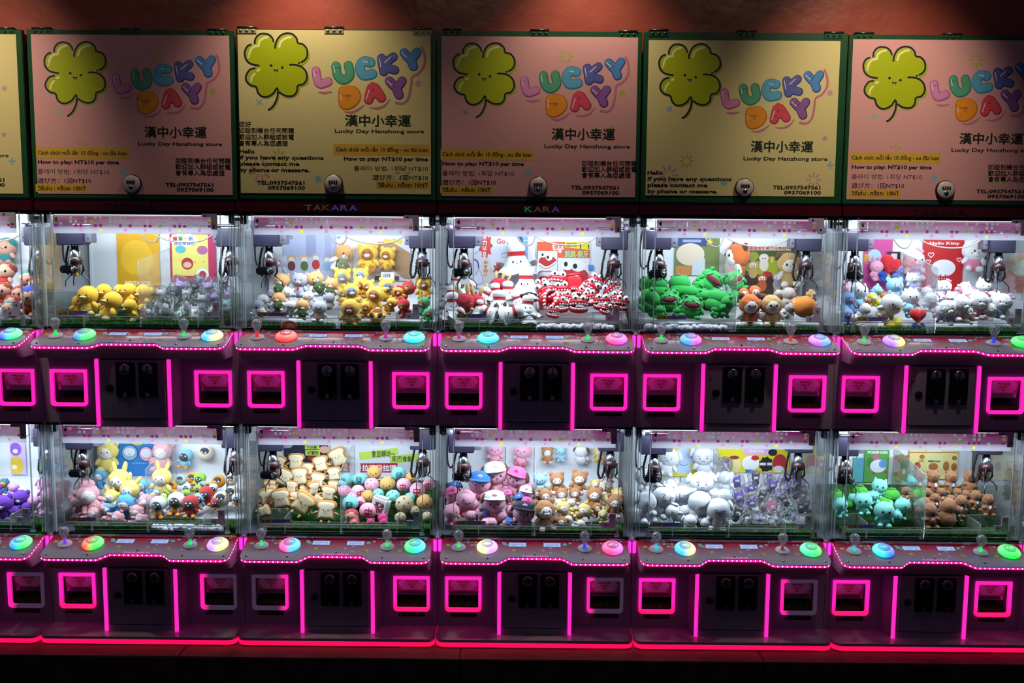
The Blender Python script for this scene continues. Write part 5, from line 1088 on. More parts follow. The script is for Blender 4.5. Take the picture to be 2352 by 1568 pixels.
# ------------------------------------------------------------------ soft toys: kinds, and where each one sits
KINDS = {
 'duck': (duck, {}, 'yellow duck plush with a cream bill'),
 'lil': (bagged, dict(c='a48cc8', c2='d8cce8'), 'lilac toy keyring in a crinkled clear bag'), 'gry': (bagged, dict(c='3c3a48', c2='b8b8c4'), 'dark grey toy keyring in a crinkled clear bag'),
 'mnt': (bagged, dict(c='78b8b0', c2='d8e4e4'), 'mint toy keyring in a crinkled clear bag'), 'wht': (bagged, dict(c='c8ccd8', c2='e0e0e6'), 'white toy keyring in a crinkled clear bag'),
 'purb': (bagged, dict(c='5c3ca8', c2='dcd4e8'), 'purple toy keyring in a crinkled clear bag'), 'blkb': (bagged, dict(c='1a1822', c2='dcd8e0'), 'black toy keyring in a crinkled clear bag'), 'pnkb': (bagged, dict(c='c86888', c2='e8c0cc'), 'pink toy keyring in a crinkled clear bag'), 'grnb': (bagged, dict(c='1c7858', c2='c0d8d0'), 'green toy keyring in a crinkled clear bag'),
 'doll': (doll, {}, 'brown-haired doll plush in red'), 'dollteal': (doll, dict(c='2c8080', hair='2c7c78'), 'doll plush in a teal hood'), 'dollblue': (doll, dict(c='c05030', hair='2048a8'), 'doll plush in a blue hood'), 'dollyel': (doll, dict(c='c87838', hair='3a3428'), 'dark-haired doll plush in orange'),
 'catbag': (critter, dict(c='e4dcd2', head='e0a868', ear='point', bag='3c5c24', muz='ece6de', eyes='dots', limb='e6e4e0'), 'ginger cat plush with a green pouch'),
 'catgrey': (critter, dict(c='b4b6be', head='a8a8b4', ear='point', muz='e0e0e4', tie='c02830'), 'grey cat plush with a red tie'), 'catcup': (critter, dict(c='a8c4d4', head='c8c8cc', ear='point', belly='d09068', limb='dcdce0'), 'white cat plush in a pale blue cup'),
 'catwhite': (critter, dict(c='d8d8dc', head='e0ddd8', ear='point', eyes='dots'), 'white cat plush'),
 'hood': (critter, dict(c='e2b840', head='e8be48', face='a86830', spots='c08020', feet='b87838', eyes='dots', muz='e8dcc8'), 'yellow hooded bear plush with a brown face'),
 'hoodg': (critter, dict(c='e0b63c', head='e4ba40', face='74809c', spots='c08020', muz='e8e8e8'), 'yellow hooded plush with a grey face'),
 'redhood': (critter, dict(c='c82830', head='c82830', face='9a5c34', muz='c89870', ear='small'), 'red hooded plush with a brown face'), 'grnhood': (critter, dict(c='48b070', head='48b070', face='9a5c34', muz='c89870', ear='small'), 'green hooded plush with a brown face'),
 'pin': (pin, {}, 'white bowling pin plush with red stripe'), 'redr': (redround, {}, 'red round plush with tan ears'),
 'teeth': (teeth, {}, 'red chattering teeth toy with ball eyes'), 'teetho': (teeth, dict(openj=.55, eyes=False), 'open red chattering teeth toy'), 'tongue': (tongue, {}, 'glossy red tongue-shaped toy flap'),
 'frogo': (frog, {}, 'green frog purse with its red mouth open'), 'frogc': (frog, dict(openm=False), 'green frog purse with a closed metal clasp'),
 'orc': (critter, dict(c='d0682c', head='d0682c', face='e4dcd2', earc='5c2c18', patch=None, limb='e0d8d0', eyes='big', fz=True), 'orange hooded cat plush'), 'tanc': (critter, dict(c='b8935c', head='c09a60', face='e0d0bc', earc='6a4a30', limb='ddd2c4', eyes='big', fz=True), 'tan hooded cat plush'), 'gryc': (critter, dict(c='a8a098', head='a8a098', earc='7a5a48', limb='d0ccc8', eyes='big', fz=True), 'grey-white cat plush'),
 'orbal': (critter, dict(c='d88028', head='d88028', ear='small', limb='e0d8cc', nobody=True, hs=1.5), 'orange round cat plush'),
 'hrt': (heartp, {}, 'red heart-headed plush with a blue body'), 'koa': (critter, dict(c='8cc4e0', head='8cc8e4', ear='round', hs=1.15, muz='b8a8d8'), 'light blue koala plush'), 'shp': (critter, dict(c='dcdce0', head='e0e0e2', ear='small', hs=1.2, eyes='dots', feet='b08858'), 'white lamb plush with tan feet'),
 'yelb': (critter, dict(c='e0cc20', head='e4d028', face='e8e4d0', ear='small', hs=1.1), 'yellow hooded chick plush'), 'pinkb': (critter, dict(c='e09ab4', head='e8a0b8', ear='long'), 'pink bunny plush'), 'blup': (critter, dict(c='7088c8', head='78a0d0', ear='point', muz='d870a8'), 'blue pony plush with a pink muzzle'), 'brnb': (critter, dict(c='a06c34', head='a8743c'), 'brown bear plush'),
 'bow': (critter, dict(c='e0809c', head='e6e6e8', limb='e6e4e8', ear='point', bow='e88aa4', hs=1.15, muz='ececee', fz=True), 'white plush in pink with a pink bow'), 'bow2': (critter, dict(c='a8a0d0', head='e4e4e8', limb='e0e0e8', ear='point', bow='d8a0c0', hs=1.15, muz='ececee', fz=True), 'white plush in lilac with a pale bow'),
 'yh': (critter, dict(c='e4d070', head='e6d26c', face='ece4dc', ear='long', fz=True, eyes='dots'), 'yellow fluffy plush in a bunny hood'), 'yb': (critter, dict(c='e4d070', head='e6d26c', face='ece4dc', ear='round', fz=True, eyes='dots'), 'yellow fluffy plush in a bear hood'),
 'ph': (critter, dict(c='e4a4ac', head='e6a8b0', face='ece4e4', ear='round', fz=True, eyes='sleep'), 'pink fluffy plush in a bear hood'), 'bh': (critter, dict(c='58a4d8', head='5cacdc', face='e8e8ec', ear='point', fz=True, eyes='dots'), 'blue fluffy plush in a cat hood'),
 'pw': (peng, dict(c='d8dce0'), 'penguin plush in a white hood'), 'pr': (peng, dict(c='b83434', belly='b83434'), 'penguin plush in a red hood'), 'pg': (peng, dict(c='88c83c', belly='88c83c'), 'penguin plush in a lime hood'), 'pb': (peng, dict(c='88c0dc', belly='88c0dc'), 'penguin plush in a pale blue hood'), 'po': (ballpeng, {}, 'orange round penguin plush'), 'pt': (ballpeng, dict(c='9cc8c8'), 'mint round penguin plush'), 'pc': (ballpeng, dict(c='dcd0b8'), 'cream round penguin plush'),
 'pur': (critter, dict(c='6c34b0', head='7238b8', muz='c8b0e4', fz=True, hs=1.1), 'purple bear plush'), 'pks': (critter, dict(c='e0a8d0', head='e4acd4', ear='floppy', fz=True, hs=1.1, eyes='sleep'), 'pale pink lamb plush'), 'shib': (critter, dict(c='3c6c88', head='3c6c88', face='e09838', ear='small'), 'teal hooded dog plush'),
 'tst': (toast, {}, 'toast slice plush with a smiling face'), 'tstd': (toast, dict(c='d8c094'), 'darker toast slice plush with a smiling face'),
 'bfa': (ballp, dict(c='78c8c8', g='fa'), 'mint ball plush with a green Chinese character'), 'bz': (ballp, dict(c='e8a4bc', g='zhong'), 'pink ball plush with a red Chinese character'), 'bp': (ballp, dict(c='e4a0bc', dents='c07c98'), 'pink ball plush with dimples'), 'bt': (ballp, dict(c='c89c58', capy=True), 'tan ball plush with an animal face'), 'bd': (ballp, dict(c='b8a888', dents='74664c'), 'beige dice plush with dark dots'), 'bm': (ballp, dict(c='80cccc', dents='5aa8a8'), 'mint ball plush with dimples'), 'blk': (block, {}, 'white and green tile plush with a red Chinese character'), 'rdd': (doll, dict(c='b82040', hair='b82040'), 'doll plush in a crimson hood'), 'mgp': (critter, dict(c='c03070', head='c83878', eyes='big'), 'magenta plush'),
 'kp': (critter, dict(c='e4a4bc', head='e6a8c0', ear='small', hs=1.25, feet='d8506c', eyes='dots'), 'pink round plush'), 'kw': (critter, dict(c='e4a4bc', head='e6a8c0', ear='floppy', earc='5c3828', cap='e0dfe4', hs=1.25, feet='d8506c'), 'pink round plush in a white cap'), 'kpk': (critter, dict(c='e4a4bc', head='e6a8c0', ear='floppy', earc='5c3828', cap='d860a0', hs=1.25, feet='d8506c'), 'pink round plush in a pink cap'), 'kb': (critter, dict(c='e4a4bc', head='e6a8c0', ear='floppy', earc='5c3828', cap='2878cc', hs=1.25, feet='d8506c'), 'pink round plush in a blue cap'), 'kn': (critter, dict(c='d8a0b8', head='e0a8c0', ear='floppy', earc='5c3828', cap='141c38', hs=1.25, feet='c84868'), 'pink round plush in a navy cap'),
 'chp': (critter, dict(c='a87848', head='a8744a', face='e0dcd8', muz='e4dcd8', ear='round', fz=True, feet='e4b8c4'), 'brown and white squirrel plush'), 'chy': (critter, dict(c='d8c070', head='dcc478', face='e4e0d4', muz='e0b0bc', fz=True), 'yellow and cream squirrel plush'), 'chb': (critter, dict(c='98c0d4', head='98c4d8', ear='round', fz=True), 'pale blue bear plush'), 'chw': (critter, dict(c='e0e2e6', head='e0e2e6', ear='floppy', earc='5c4030', fz=True), 'white plush with brown ears'),
 'chc': (critter, dict(c='e0dcd0', head='e4d8c8', ear='round', earc='e4b0bc', bow='e0a0b0', fz=True), 'cream plush with pink ears'),
 'pup': (critter, dict(c='dfe2ea', head='e4e6ee', ear='floppy', collar='2850b8', eyes='brow', hs=1.12), 'white puppy plush with a blue collar'), 'pupf': (critter, dict(c='dde0e8', head='e0e4ec', ear='floppy', collar='3078c0', eyes='brow', fz=True, hs=1.1), 'fluffy white puppy plush with a blue collar'),
 'bul': (bulb, {}, 'green ribbed bulb plush with a leafy top'), 'tea': (critter, dict(c='74c8bc', head='78ccc0', ear='point', spots='3c8c84', eyes='big', hs=1.25), 'teal spotted critter plush'),
 'cap': (capy, {}, 'brown capybara plush with a lilac bottle'), 'capb': (capy, dict(bottle='6cb0d8'), 'brown capybara plush with a blue bottle'), 'capp': (capy, dict(bottle='d87894'), 'brown capybara plush with a pink bottle'), 'capn': (capy, dict(bottle=None), 'brown capybara plush without a bottle'),
 'yp': (critter, dict(c='d8b820', head='e0c028', ear='long'), 'yellow plush with long ears'), 'lime': (critter, dict(c='a8c860', head='b0d068', hs=1.1), 'lime bear plush'), 'org': (critter, dict(c='d88850', head='d88850'), 'orange bear plush'),
}
PL = {
 ('u', -3): (0, 440, 2.904, 'dollteal,45,400,170,0,0,h doll,35,560,170,8 doll,25,690,160,-10 dollteal,185,610,160,10 dollblue,205,730,190,20,20 doll,85,765,140 doll,305,400,160,0,20,h dollyel,345,680,150,0,20 dollteal,60,800,130 doll,250,640,150,0,20 dollblue,300,770,130,0,20 doll,130,700,130'),
 ('u', -2): (0, 440, 2.904, 'duck,590,730,215,-4,-8 duck,745,765,210,14,-35 duck,695,690,160 duck,865,690,170,-8,-30 duck,880,790,160,-16,-40 duck,960,700,170,0,-30 duck,525,760,150,10,30 duck,800,680,130 duck,1010,690,110 duck,600,680,110 duck,690,830,90 duck,950,800,110,10,-20 '
   'wht,1070,690,120 lil,1195,640,150,20 gry,1300,640,120 lil,1395,650,150,-15 gry,1490,640,130 wht,1130,760,130 gry,1250,750,130,30 wht,1350,730,140 lil,1430,720,140,-20 mnt,1510,760,130 gry,1110,770,150,10 mnt,1200,810,110,60 gry,1000,800,120,-50 wht,1300,800,120 wht,1410,800,110,40 lil,1525,700,130 wht,1050,770,120,30 lil,1330,600,90 gry,1160,690,110 wht,1240,690,110'),
 ('u', -1): (520, 460, 4.612, 'catbag,585,900,260,8,-8 catbag,560,1080,220,-6,-10 catbag,960,880,270,-20,14 catbag,800,1150,210,12,20 catgrey,775,900,270,4 catgrey,540,690,250,8,0,h catcup,985,1180,240,4 catcup,400,1090,200,-10 catgrey,1085,1070,190,8,-150 catgrey,250,1150,200,0,40 catbag,1110,930,230,10 catwhite,690,1150,190 catbag,1225,620,320,24,20,h catwhite,640,1010,190,20 catwhite,880,1050,190,-20 catwhite,340,1190,160,60 catgrey,470,1010,150,30 catwhite,1010,940,150,0 '
   'hood,1505,620,320,-3,0,h hood,1705,620,250,4,-10,h hoodg,1430,840,250,-6 hoodg,1225,850,260,4,10 hoodg,1330,1010,270,-10,12 hood,1410,920,220,6 hood,1570,1050,300,14,-10 hoodg,1685,950,250,8,20 redhood,1895,950,230,55,0 hood,2095,930,250,-4 redhood,1890,1140,210,-14,-25 grnhood,2090,1120,210,6,-20 grnhood,2140,1220,160 hood,1315,1190,310,0,0 hood,1600,1240,260,0,0,p hood,1240,1010,200,0,10 hood,1830,1000,180,-20 hood,1500,940,200 hood,1480,1150,180 hood,1740,1110,180,30'),
 ('u', 0): (980, 460, 4.612, 'pin,955,620,370,-4,0,h pin,1055,860,300,0,-10 pin,770,1080,270,0 pin,860,960,220,0 pin,730,970,200,-4 pin,1085,980,200,-8 pin,1070,1120,240,4 pin,215,1090,250,-4,10 pin,300,870,180,4 pin,250,990,170,0 pin,905,1200,260,70 pin,1070,1230,170,0 pin,660,1190,210,-65 redr,400,1040,300,-12 redr,520,1040,260,6 redr,760,860,210,10 redr,820,870,190,20 pin,610,1000,180,30 pin,330,1200,160,50 pin,960,1060,180,-20 pin,560,1130,170 redr,670,970,180,0 pin,180,1200,150,20 pin,460,930,170,25 '
   'teeth,1385,860,230,8 teeth,1430,960,200,-4 teeth,1270,980,250,-22,-20 teetho,1285,1050,280,-70,40 tongue,1565,870,200,-8 teeth,1735,930,210,38 teeth,1960,850,190,-10 teeth,1650,1000,180,18 teeth,1960,960,200,-35 teeth,1410,1110,190,-4 teeth,1610,1100,210,2 teeth,1855,1080,190,2 teeth,2085,1090,180,8 teeth,1220,910,180,-10 teeth,1790,860,180,16 teeth,1510,1050,180,14 teeth,1730,1040,180,-10 teeth,2020,1050,180,0 teeth,1340,1180,150,10 teeth,1900,1150,140,20 teetho,1560,960,160,0'),
 ('u', 1): (1450, 480, 4.612, 'frogo,840,760,300,38,10 frogo,395,970,250,-4 frogo,640,1030,270,10,-10 frogc,270,810,270,0,160 frogc,510,810,270,0,170 frogc,720,820,230,-14,60 frogc,620,900,220,0,160 frogc,920,970,290,20,170 frogc,160,960,290,34,30 frogc,1000,1010,250,28,60 frogo,1080,760,260,-20,20 frogc,160,790,200,0,20 frogc,420,920,200,0 frogc,780,940,220,0,10 frogc,1070,930,180,14 frogc,300,1080,150,0 frogc,500,1090,140 frogc,900,1080,160,0,30 '
   'orc,1120,570,420,8,-70,h tanc,1740,640,360,-6,-10,h orc,1250,1070,350,0 tanc,1480,1080,350,0 orc,1310,900,190,-10 gryc,1660,940,230,10,150 orbal,1835,1080,250,0,150 gryc,1670,1080,170,20 orc,1190,920,170 tanc,1900,930,170,0,30 gryc,1560,930,160 tanc,1720,1010,160,30 orc,1340,1000,170'),
 ('u', 2): (1900, 480, 4.613, 'hrt,650,640,300,24,10,h koa,715,850,230,0 koa,510,880,150,50 shp,330,910,240,6 blup,220,990,240,0,10 shp,410,1090,170,-10,-150 yelb,480,960,140 shp,640,1050,300,38,10 shp,880,970,240,0 brnb,600,940,120 hrt,960,1170,230,0 yelb,710,1240,180,75,160 koa,860,1080,150,0,30 pinkb,190,860,130 blup,210,1140,180 hrt,740,940,110 pinkb,520,650,220,0,10,h blup,770,680,220,10,0,h koa,330,1020,120 yelb,560,1010,120 koa,180,1080,130 yelb,830,1040,110 brnb,430,990,110 shp,280,1180,130,0 '
   'bow2,905,600,320,-4,8,h bow,1600,500,320,4,-6,h bow,1240,860,200,-6,-20 bow,1430,850,180,70,0 bow,1650,850,210,10,-10 bow2,1090,990,200,14 bow2,1290,1090,260,-30,-10 bow,1400,1060,290,8,20 bow,1590,1020,280,10 bow2,1840,1030,260,14,-20 bow,1320,970,180,0 bow,1750,970,190,-10 bow2,1190,1110,190,20 bow,1500,930,180,0 bow2,1060,900,150,-20 bow,1490,1120,190,-40 bow2,1180,960,160 bow,1710,1090,180,30 bow2,900,770,180,0'),
 ('u', 3): (1900, 480, 4.613, 'lime,1990,610,200,0,-20,h org,2010,920,200,0,-20 lime,1920,800,190,0,-20 org,2090,830,200 pinkb,2060,1040,200,0,-20 bh,2150,900,220 yh,2200,1050,200 lime,2230,800,200 org,2300,950,230'),
 ('l', -3): (0, 960, 4.2, 'pur,205,800,220,6 pur,45,870,260,-8 shib,45,650,150,0 pks,440,680,210,0,10 pks,490,800,270,4,10 pks,680,680,160,0,20 pur,150,920,150 pks,330,830,170,0 pur,-60,760,230 pks,580,830,180,0,20 pur,260,880,140,0 pur,-160,860,240 pks,130,690,130'),
 ('l', -2): (0, 960, 4.2, 'yb,985,370,300,0,0,h ph,1565,370,300,6,0,h pb,1785,390,190,10,0,h pc,1985,330,170,10,0,h bh,965,590,180,0 yh,1155,650,330,0 yh,1235,730,290,22 ph,880,790,330,-32,20 bh,1190,850,270,34,10 ph,1405,840,230,10 ph,1335,930,210,-20 bh,1370,680,190,0 yh,1560,620,290,4 bh,1500,720,150,60 ph,760,830,220,-20,40 ph,1110,1040,200,75 ph,1340,1050,170,60 yh,1080,790,220,-10 ph,1000,900,170,20 bh,1050,890,180,-60 ph,800,690,190,0,20 ph,880,930,180,50 bh,1480,660,130 '
   'pw,1530,860,220,0 pw,1700,830,230,4 pr,1840,850,220,0 pr,1990,750,190,-4 pg,1925,600,160,14 pt,1745,590,120 po,1660,650,110 po,1855,570,130 po,2110,600,150 pc,2140,770,180 pc,2230,720,180 po,1675,730,110 pg,1600,740,110 pw,1800,690,120 pg,1910,700,110 pg,1800,740,110 pb,1925,800,160 pc,2230,590,130 pw,2290,790,140 po,2010,660,110 pg,1580,800,110 po,1690,880,120 pb,1950,660,110 pw,2060,690,120 pc,1600,680,110 pr,2080,830,130 po,1870,660,110'),
 ('l', -1): (520, 960, 4.704, 'tst,755,480,220,0,0 tst,1025,505,220,-14,-10 tst,1215,430,250,-26,0,h tst,560,500,210,6 tst,625,650,230,24 tst,795,640,240,-4 tst,985,680,210,10 tst,700,755,180,6 tst,480,790,170,0 tst,600,880,270,-10 tst,430,860,220,-14,20 tstd,825,930,300,36,0 tst,930,770,200,10,50 tst,1100,820,210,12 tst,1080,1010,270,4 tst,1165,610,190,-6 tst,1155,740,150 tst,1000,880,140,-60 tst,825,800,150,30 tst,250,850,210,0,20 tst,400,1000,160,70 tst,880,560,170 tst,270,740,180,0,20 tst,740,860,150,0 '
   'bt,1597,590,165 bfa,1860,600,165,0,10 bfa,1440,660,150 bfa,1300,660,150,0,-30 bp,1570,720,165 bt,1740,710,175,0,0 bz,1915,720,160 bz,2065,775,175 bz,2190,715,140 bz,1420,795,160,0,30 bp,1275,790,150 bt,1525,845,150 bm,1800,850,165 bd,1925,930,210 bt,2140,905,180 bfa,1340,920,180 blk,1665,950,230,14,-12 bz,1530,1000,190,6,10 rdd,1350,1090,200 mgp,1690,1110,170 rdd,1385,1200,140 mgp,1560,1200,140 mgp,1700,1190,140 bd,1880,1075,130 bd,2170,1065,120 bm,1640,820,130 bp,1360,860,130 bt,1990,640,120 bm,1980,860,120 bz,1450,900,120 bd,2030,1000,120 bfa,1250,720,120'),
 ('l', 0): (980, 960, 4.704, 'kp,740,370,240,0,0,h kp,1035,395,250,8,-14,h kw,740,660,320,-6,14 kpk,960,690,280,14,-20 kb,570,750,300,4 kp,400,910,270,30,10 kw,735,960,300,0 kn,1040,1070,290,8 kpk,275,860,200,-10,20 kpk,870,860,150 kw,1060,840,190,10 kb,1010,910,160,-10 kpk,1065,950,170,20 kp,240,1040,220,-10,20 kb,560,1040,180,70,40 kp,700,1180,150 kb,860,1210,150,40 kp,910,1020,150,10 kb,300,790,180,0,20 kp,1090,760,150 kp,640,880,160,0 kp,510,960,160,-20 kp,620,1190,150,50 kp,480,1080,150,0 kp,820,1090,140 '
   'chp,1410,700,240,-4 chp,1640,690,260,10 chp,1290,860,220,-10 chp,1455,850,210,4 chp,1600,840,190,0 chp,1805,870,260,6 chp,1275,1050,350,-6,14 chp,2045,940,260,4 chy,1500,1000,240,-40 chy,1670,1010,230,60 chp,1840,990,170,0 chb,1225,700,220,-4 chp,1310,1200,220,0,170 chp,1440,1170,190,30 chc,1640,1230,160,70 chc,1930,770,230,10,20 chy,1820,740,160 chy,2060,830,170 chy,2150,870,180,0,-20 chp,1305,400,190,0,0,h chb,1450,390,160,0,0,h chw,1670,400,220,0,160,h chy,1860,390,180,6,0,h chp,1200,830,160 chc,1560,940,150 chy,1960,900,160 chc,1430,940,150 chp,1740,1000,150,-30 chw,1530,1120,150 chy,1900,1060,150'),
 ('l', 1): (1440, 960, 4.704, 'pupf,830,460,330,-4,-10,h pupf,450,480,300,14,-20,h pup,810,760,360,-4,-6 pup,370,890,370,22,10 pup,610,860,260,0,-20 pupf,760,970,370,24,150 pup,975,1040,360,6,0 pupf,150,960,330,0,20 pup,1060,690,230,0,10 pupf,190,690,280,0,30 pup,680,1190,210,0 pup,520,1030,230,-50,-20 pupf,1050,880,230,0,-10 pup,850,1180,180,0 pupf,620,1040,200,0 pupf,930,860,200,20 pup,240,1060,180,0,20 pupf,480,760,200,-10 '
   'purb,1190,690,190,-10 blkb,1390,660,190 purb,1570,740,210,10 purb,1720,640,170,30 purb,1840,720,190 purb,1330,760,170,70 purb,1215,870,240,-14 blkb,1450,860,180,20 lil,1730,770,180 blkb,1710,900,170,-30 gry,1900,850,180 pnkb,1565,970,220,24 purb,1350,930,200,-10 blkb,1190,1040,210,20 lil,1410,1080,170,-70 wht,1600,1100,150,40 gry,1950,940,180,10 blkb,1880,970,160 pnkb,1140,930,110 grnb,1750,1020,150,60 purb,1060,510,180,0,0,h lil,1270,980,160,30 wht,1500,780,150 lil,1640,850,170 purb,1540,650,140 gry,1820,820,160 wht,1400,1010,160,-20 wht,1640,1010,150 blkb,1290,1080,150 wht,1480,960,150 lil,1800,1060,140 wht,1960,800,140'),
 ('l', 2): (1880, 970, 4.9, 'bul,470,770,170 bul,200,820,180,0 bul,825,810,190 bul,760,905,190,20,20 tea,680,750,210,10,-14 tea,510,920,240,-6,-20 tea,735,1040,280,4,-6 tea,930,970,230,20,20 tea,240,960,220,-4,20 tea,1060,690,170,0,-10 tea,390,880,150,0 tea,620,850,140 bul,1090,780,120 tea,860,1060,150,70 bul,330,920,120 '
   'cap,930,500,310,0,0,h cap,1120,650,260,0,0 cap,1290,660,280,-4 capb,1490,670,270,4 capn,1700,670,280,10,-10 cap,1380,820,190 capp,1215,820,190 capn,1560,820,180 cap,1300,890,210,10,10 cap,1590,930,260,8,-6 capb,1765,870,240,4 cap,1905,920,260,0,0 cap,1060,880,210,0 capp,1190,960,270,0 capp,1255,1040,300,-4 capn,1450,1010,350,6,170 capn,1470,900,200,10,20 cap,980,810,190 capn,1130,1030,180,-10 capb,1560,1020,190,0 capn,1740,760,190 capn,1400,960,190 capn,1660,850,190'),
 ('l', 3): (1880, 970, 4.9, 'yp,2160,600,190,0,-20 yp,2250,680,220,10,-20 tanc,2060,760,230,0,-30 orc,2100,990,200,0,-20 gryc,2190,1010,200 yp,2250,860,220 yp,2350,760,260 org,2330,980,240 yp,2400,600,200'),
}
ORD = ['leftmost', 'second from left', 'third from left', 'fourth from left', 'fifth from left', 'sixth from left', 'seventh from left', 'eighth from left', 'ninth from left', 'tenth from left', 'eleventh from left', 'twelfth from left', 'thirteenth from left', 'fourteenth from left', 'fifteenth from left', 'sixteenth from left', 'seventeenth from left', 'eighteenth from left', 'nineteenth from left', 'twentieth from left', 'twenty-first from left', 'twenty-second from left', 'twenty-third from left', 'twenty-fourth from left', 'twenty-fifth from left']
GROUPN = {}
def nm(key, d):
    t = KINDS[key][0]
    return {duck: 'duck_plush', bagged: 'bagged_keyring', doll: 'doll_plush', pin: 'bowling_pin_plush', redround: 'round_plush', teeth: 'chattering_teeth', tongue: 'toy_tongue', frog: 'frog_purse', heartp: 'heart_plush', toast: 'toast_plush', ballp: 'ball_plush', block: 'tile_plush', bulb: 'bulb_plush', capy: 'capybara_plush', peng: 'penguin_plush', ballpeng: 'penguin_plush'}.get(t) or \
        ('cat_plush' if 'cat' in d else 'puppy_plush' if 'puppy' in d else 'squirrel_plush' if 'squirrel' in d else 'bear_plush' if 'bear' in d else 'plush_toy')
for (row, k), (x0, y0, sc_, txt_) in PL.items():
    items = []
    for t in txt_.split():
        p = t.split(','); key = p[0]; h_ = float(p[3]); fl = p[-1] if p[-1] in ('h', 'p') else ''
        n_ = [float(v) for v in p[1:] if v not in ('h', 'p')] + [0, 0, 0]
        items.append([key, x0 + n_[0] / sc_, y0 + n_[1] / sc_, n_[2] / sc_, n_[3], n_[4], fl])
    byk = {}
    for it in items: byk.setdefault((it[0], it[6] == 'h'), []).append(it)
    rnd = random.Random(hash((ord(row), k)) & 255)
    for (key, hang), its in byk.items():
        its.sort(key=lambda a: a[1]); fn, kw, d = KINDS[key]
        for i, (kk, px, py, hp, roll, yaw, fl) in enumerate(its):
            vf = 748 if row == 'u' else 1218
            vb = py + hp / 2; Y = .41 if hang else min(.40, max(.075, .085 + (vf - vb) * .0021))
            H = hp * mpp(Y); half = H * .46 if key not in ('pin',) else H * .4
            if Y - H * .42 < .014: Y = .014 + H * .42
            if fl == 'h': Y = .472 - H * .34
            c = at(px, py, Y); cx0 = k * .8 + .4
            c.x = min(cx0 + .386 - half, max(cx0 - .386 + half, c.x))
            zf = MZ[row] + .386
            if not hang and c.z - H * .5 < zf: c.z = zf + H * .5
            rot = Matrix.Rotation(math.radians(roll), 3, 'Y') @ Matrix.Rotation(math.radians(-75 if fl == 'p' else rnd.uniform(-10, 4)), 3, 'X') @ Matrix.Rotation(math.radians(yaw), 3, 'Z')
            base = c - rot @ Vector((0, 0, .5)) * H
            pos = '' if len(its) == 1 else ', ' + (ORD[i] if i < len(ORD) else f'at far right') + (' of its kind' if not hang else '')
            lab = d + (' hung on the back wall' if hang else '') + pos + ' in ' + SHORT[(row, k)]
            if len(lab.split()) > 16: lab = lab.replace(' of its kind', '')
            if len(lab.split()) > 16: lab = lab.replace(' hung on the back wall', ' hung up')
            if len(lab.split()) > 16: lab = lab.replace(' crinkled', '')
            if len(lab.split()) > 16: lab = lab.replace(' from left', '')
            g = KINDS[key][2].split(' with ')[0].split(' in ')[0]
            R = empty(nm(key, d), base, rot.to_euler(), H, lab, 'keyring' if fn is bagged else 'purse' if fn is frog else 'toy' if fn in (teeth, tongue) else 'plush toy', f'prizes in the {SHORT[(row, k)]}')
            fn(R, **kw)

# ------------------------------------------------------------------ posters and cards inside the machines
def poster(org, box, col, els, label, Y=.470, name='poster', cat='poster'):
    x0, y0, sc_ = org
    def P(x, y, yy=Y): p = at(x0 + x / sc_, y0 + y / sc_, Y); return (p.x, p.z)
    a = P(box[0], box[1]); b = P(box[2], box[1]); c = P((box[0] + box[2]) / 2, box[3]); ctr = ((a[0] + b[0]) / 2, (a[1] + c[1]) / 2)
    L = lambda x, y: (P(x, y)[0] - ctr[0], P(x, y)[1] - ctr[1])
    m = MB(); m.box(a[0] - ctr[0], b[0] - ctr[0], 0, .0012, c[1] - ctr[1], a[1] - ctr[1], mat('paper_' + col, col, .6))
    o = m.build(name); o.location = (ctr[0], Y, ctr[1]); tag(o, label, cat)
    Q = MB(); px = (Y + CD) / FPX / sc_; n = 0
    def inside(q): return (min(max(q[0], a[0] - ctr[0]), b[0] - ctr[0]), min(max(q[1], c[1] - ctr[1]), a[1] - ctr[1]))
    for e in els:
        n += 1; y = -.0002 - n * .00005; M_ = mat('print_' + e[-1], e[-1], .6)
        if e[0] == 'r': p, q = inside(L(e[1], e[2])), inside(L(e[3], e[4])); Q.quadxz(p[0], q[0], q[1], p[1], y, M_)
        elif e[0] == 'e':
            cc = L(e[1], e[2]); k = 20; Q.add([(*((lambda w_: (w_[0], y, w_[1]))(inside((cc[0] + e[3] * px * math.cos(2 * PI * i / k), cc[1] + e[4] * px * math.sin(2 * PI * i / k))))),) for i in range(k)], [list(range(k))], M_)
        elif e[0] == 'p': Q.poly([inside(L(*q)) for q in e[1]], y, M_)
        elif e[0] == 's': Q.ribbon([L(*q) for q in e[1]], e[2] * px, y, M_)
        elif e[0] == 't':
            _, t, xa, ya, xb, yb, bd, _c = e; p, q = L(xa, ya), L(xb, yb); Q.text(t, p[0], q[1], q[0], p[1], y - .0001, M_, bd)
        elif e[0] == 'v':
            _, t, xa, ya, w_, h_, _c = e
            for i, ch in enumerate(t): p, q = L(xa, ya + i * h_), L(xa + w_, ya + i * h_ + h_ * .86); Q.text(ch, p[0], q[1], q[0], p[1], y - .0001, M_, .03)
    if Q.v: Q.build('print', o)
    return o
def burst_pts(cx, cy, rx, ry, n=12, k=.7): return [(cx + rx * (1 if i % 2 == 0 else k) * math.cos(PI * i / n), cy + ry * (1 if i % 2 == 0 else k) * math.sin(PI * i / n)) for i in range(2 * n)]
def heart_pts(cx, cy, r): return [(cx + r * .0625 * 16 * math.sin(t) ** 3, cy - r * .0625 * (13 * math.cos(t) - 5 * math.cos(2 * t) - 2 * math.cos(3 * t) - math.cos(4 * t))) for t in [2 * PI * i / 20 for i in range(21)]]
A_ = (0, 440, 2.904)
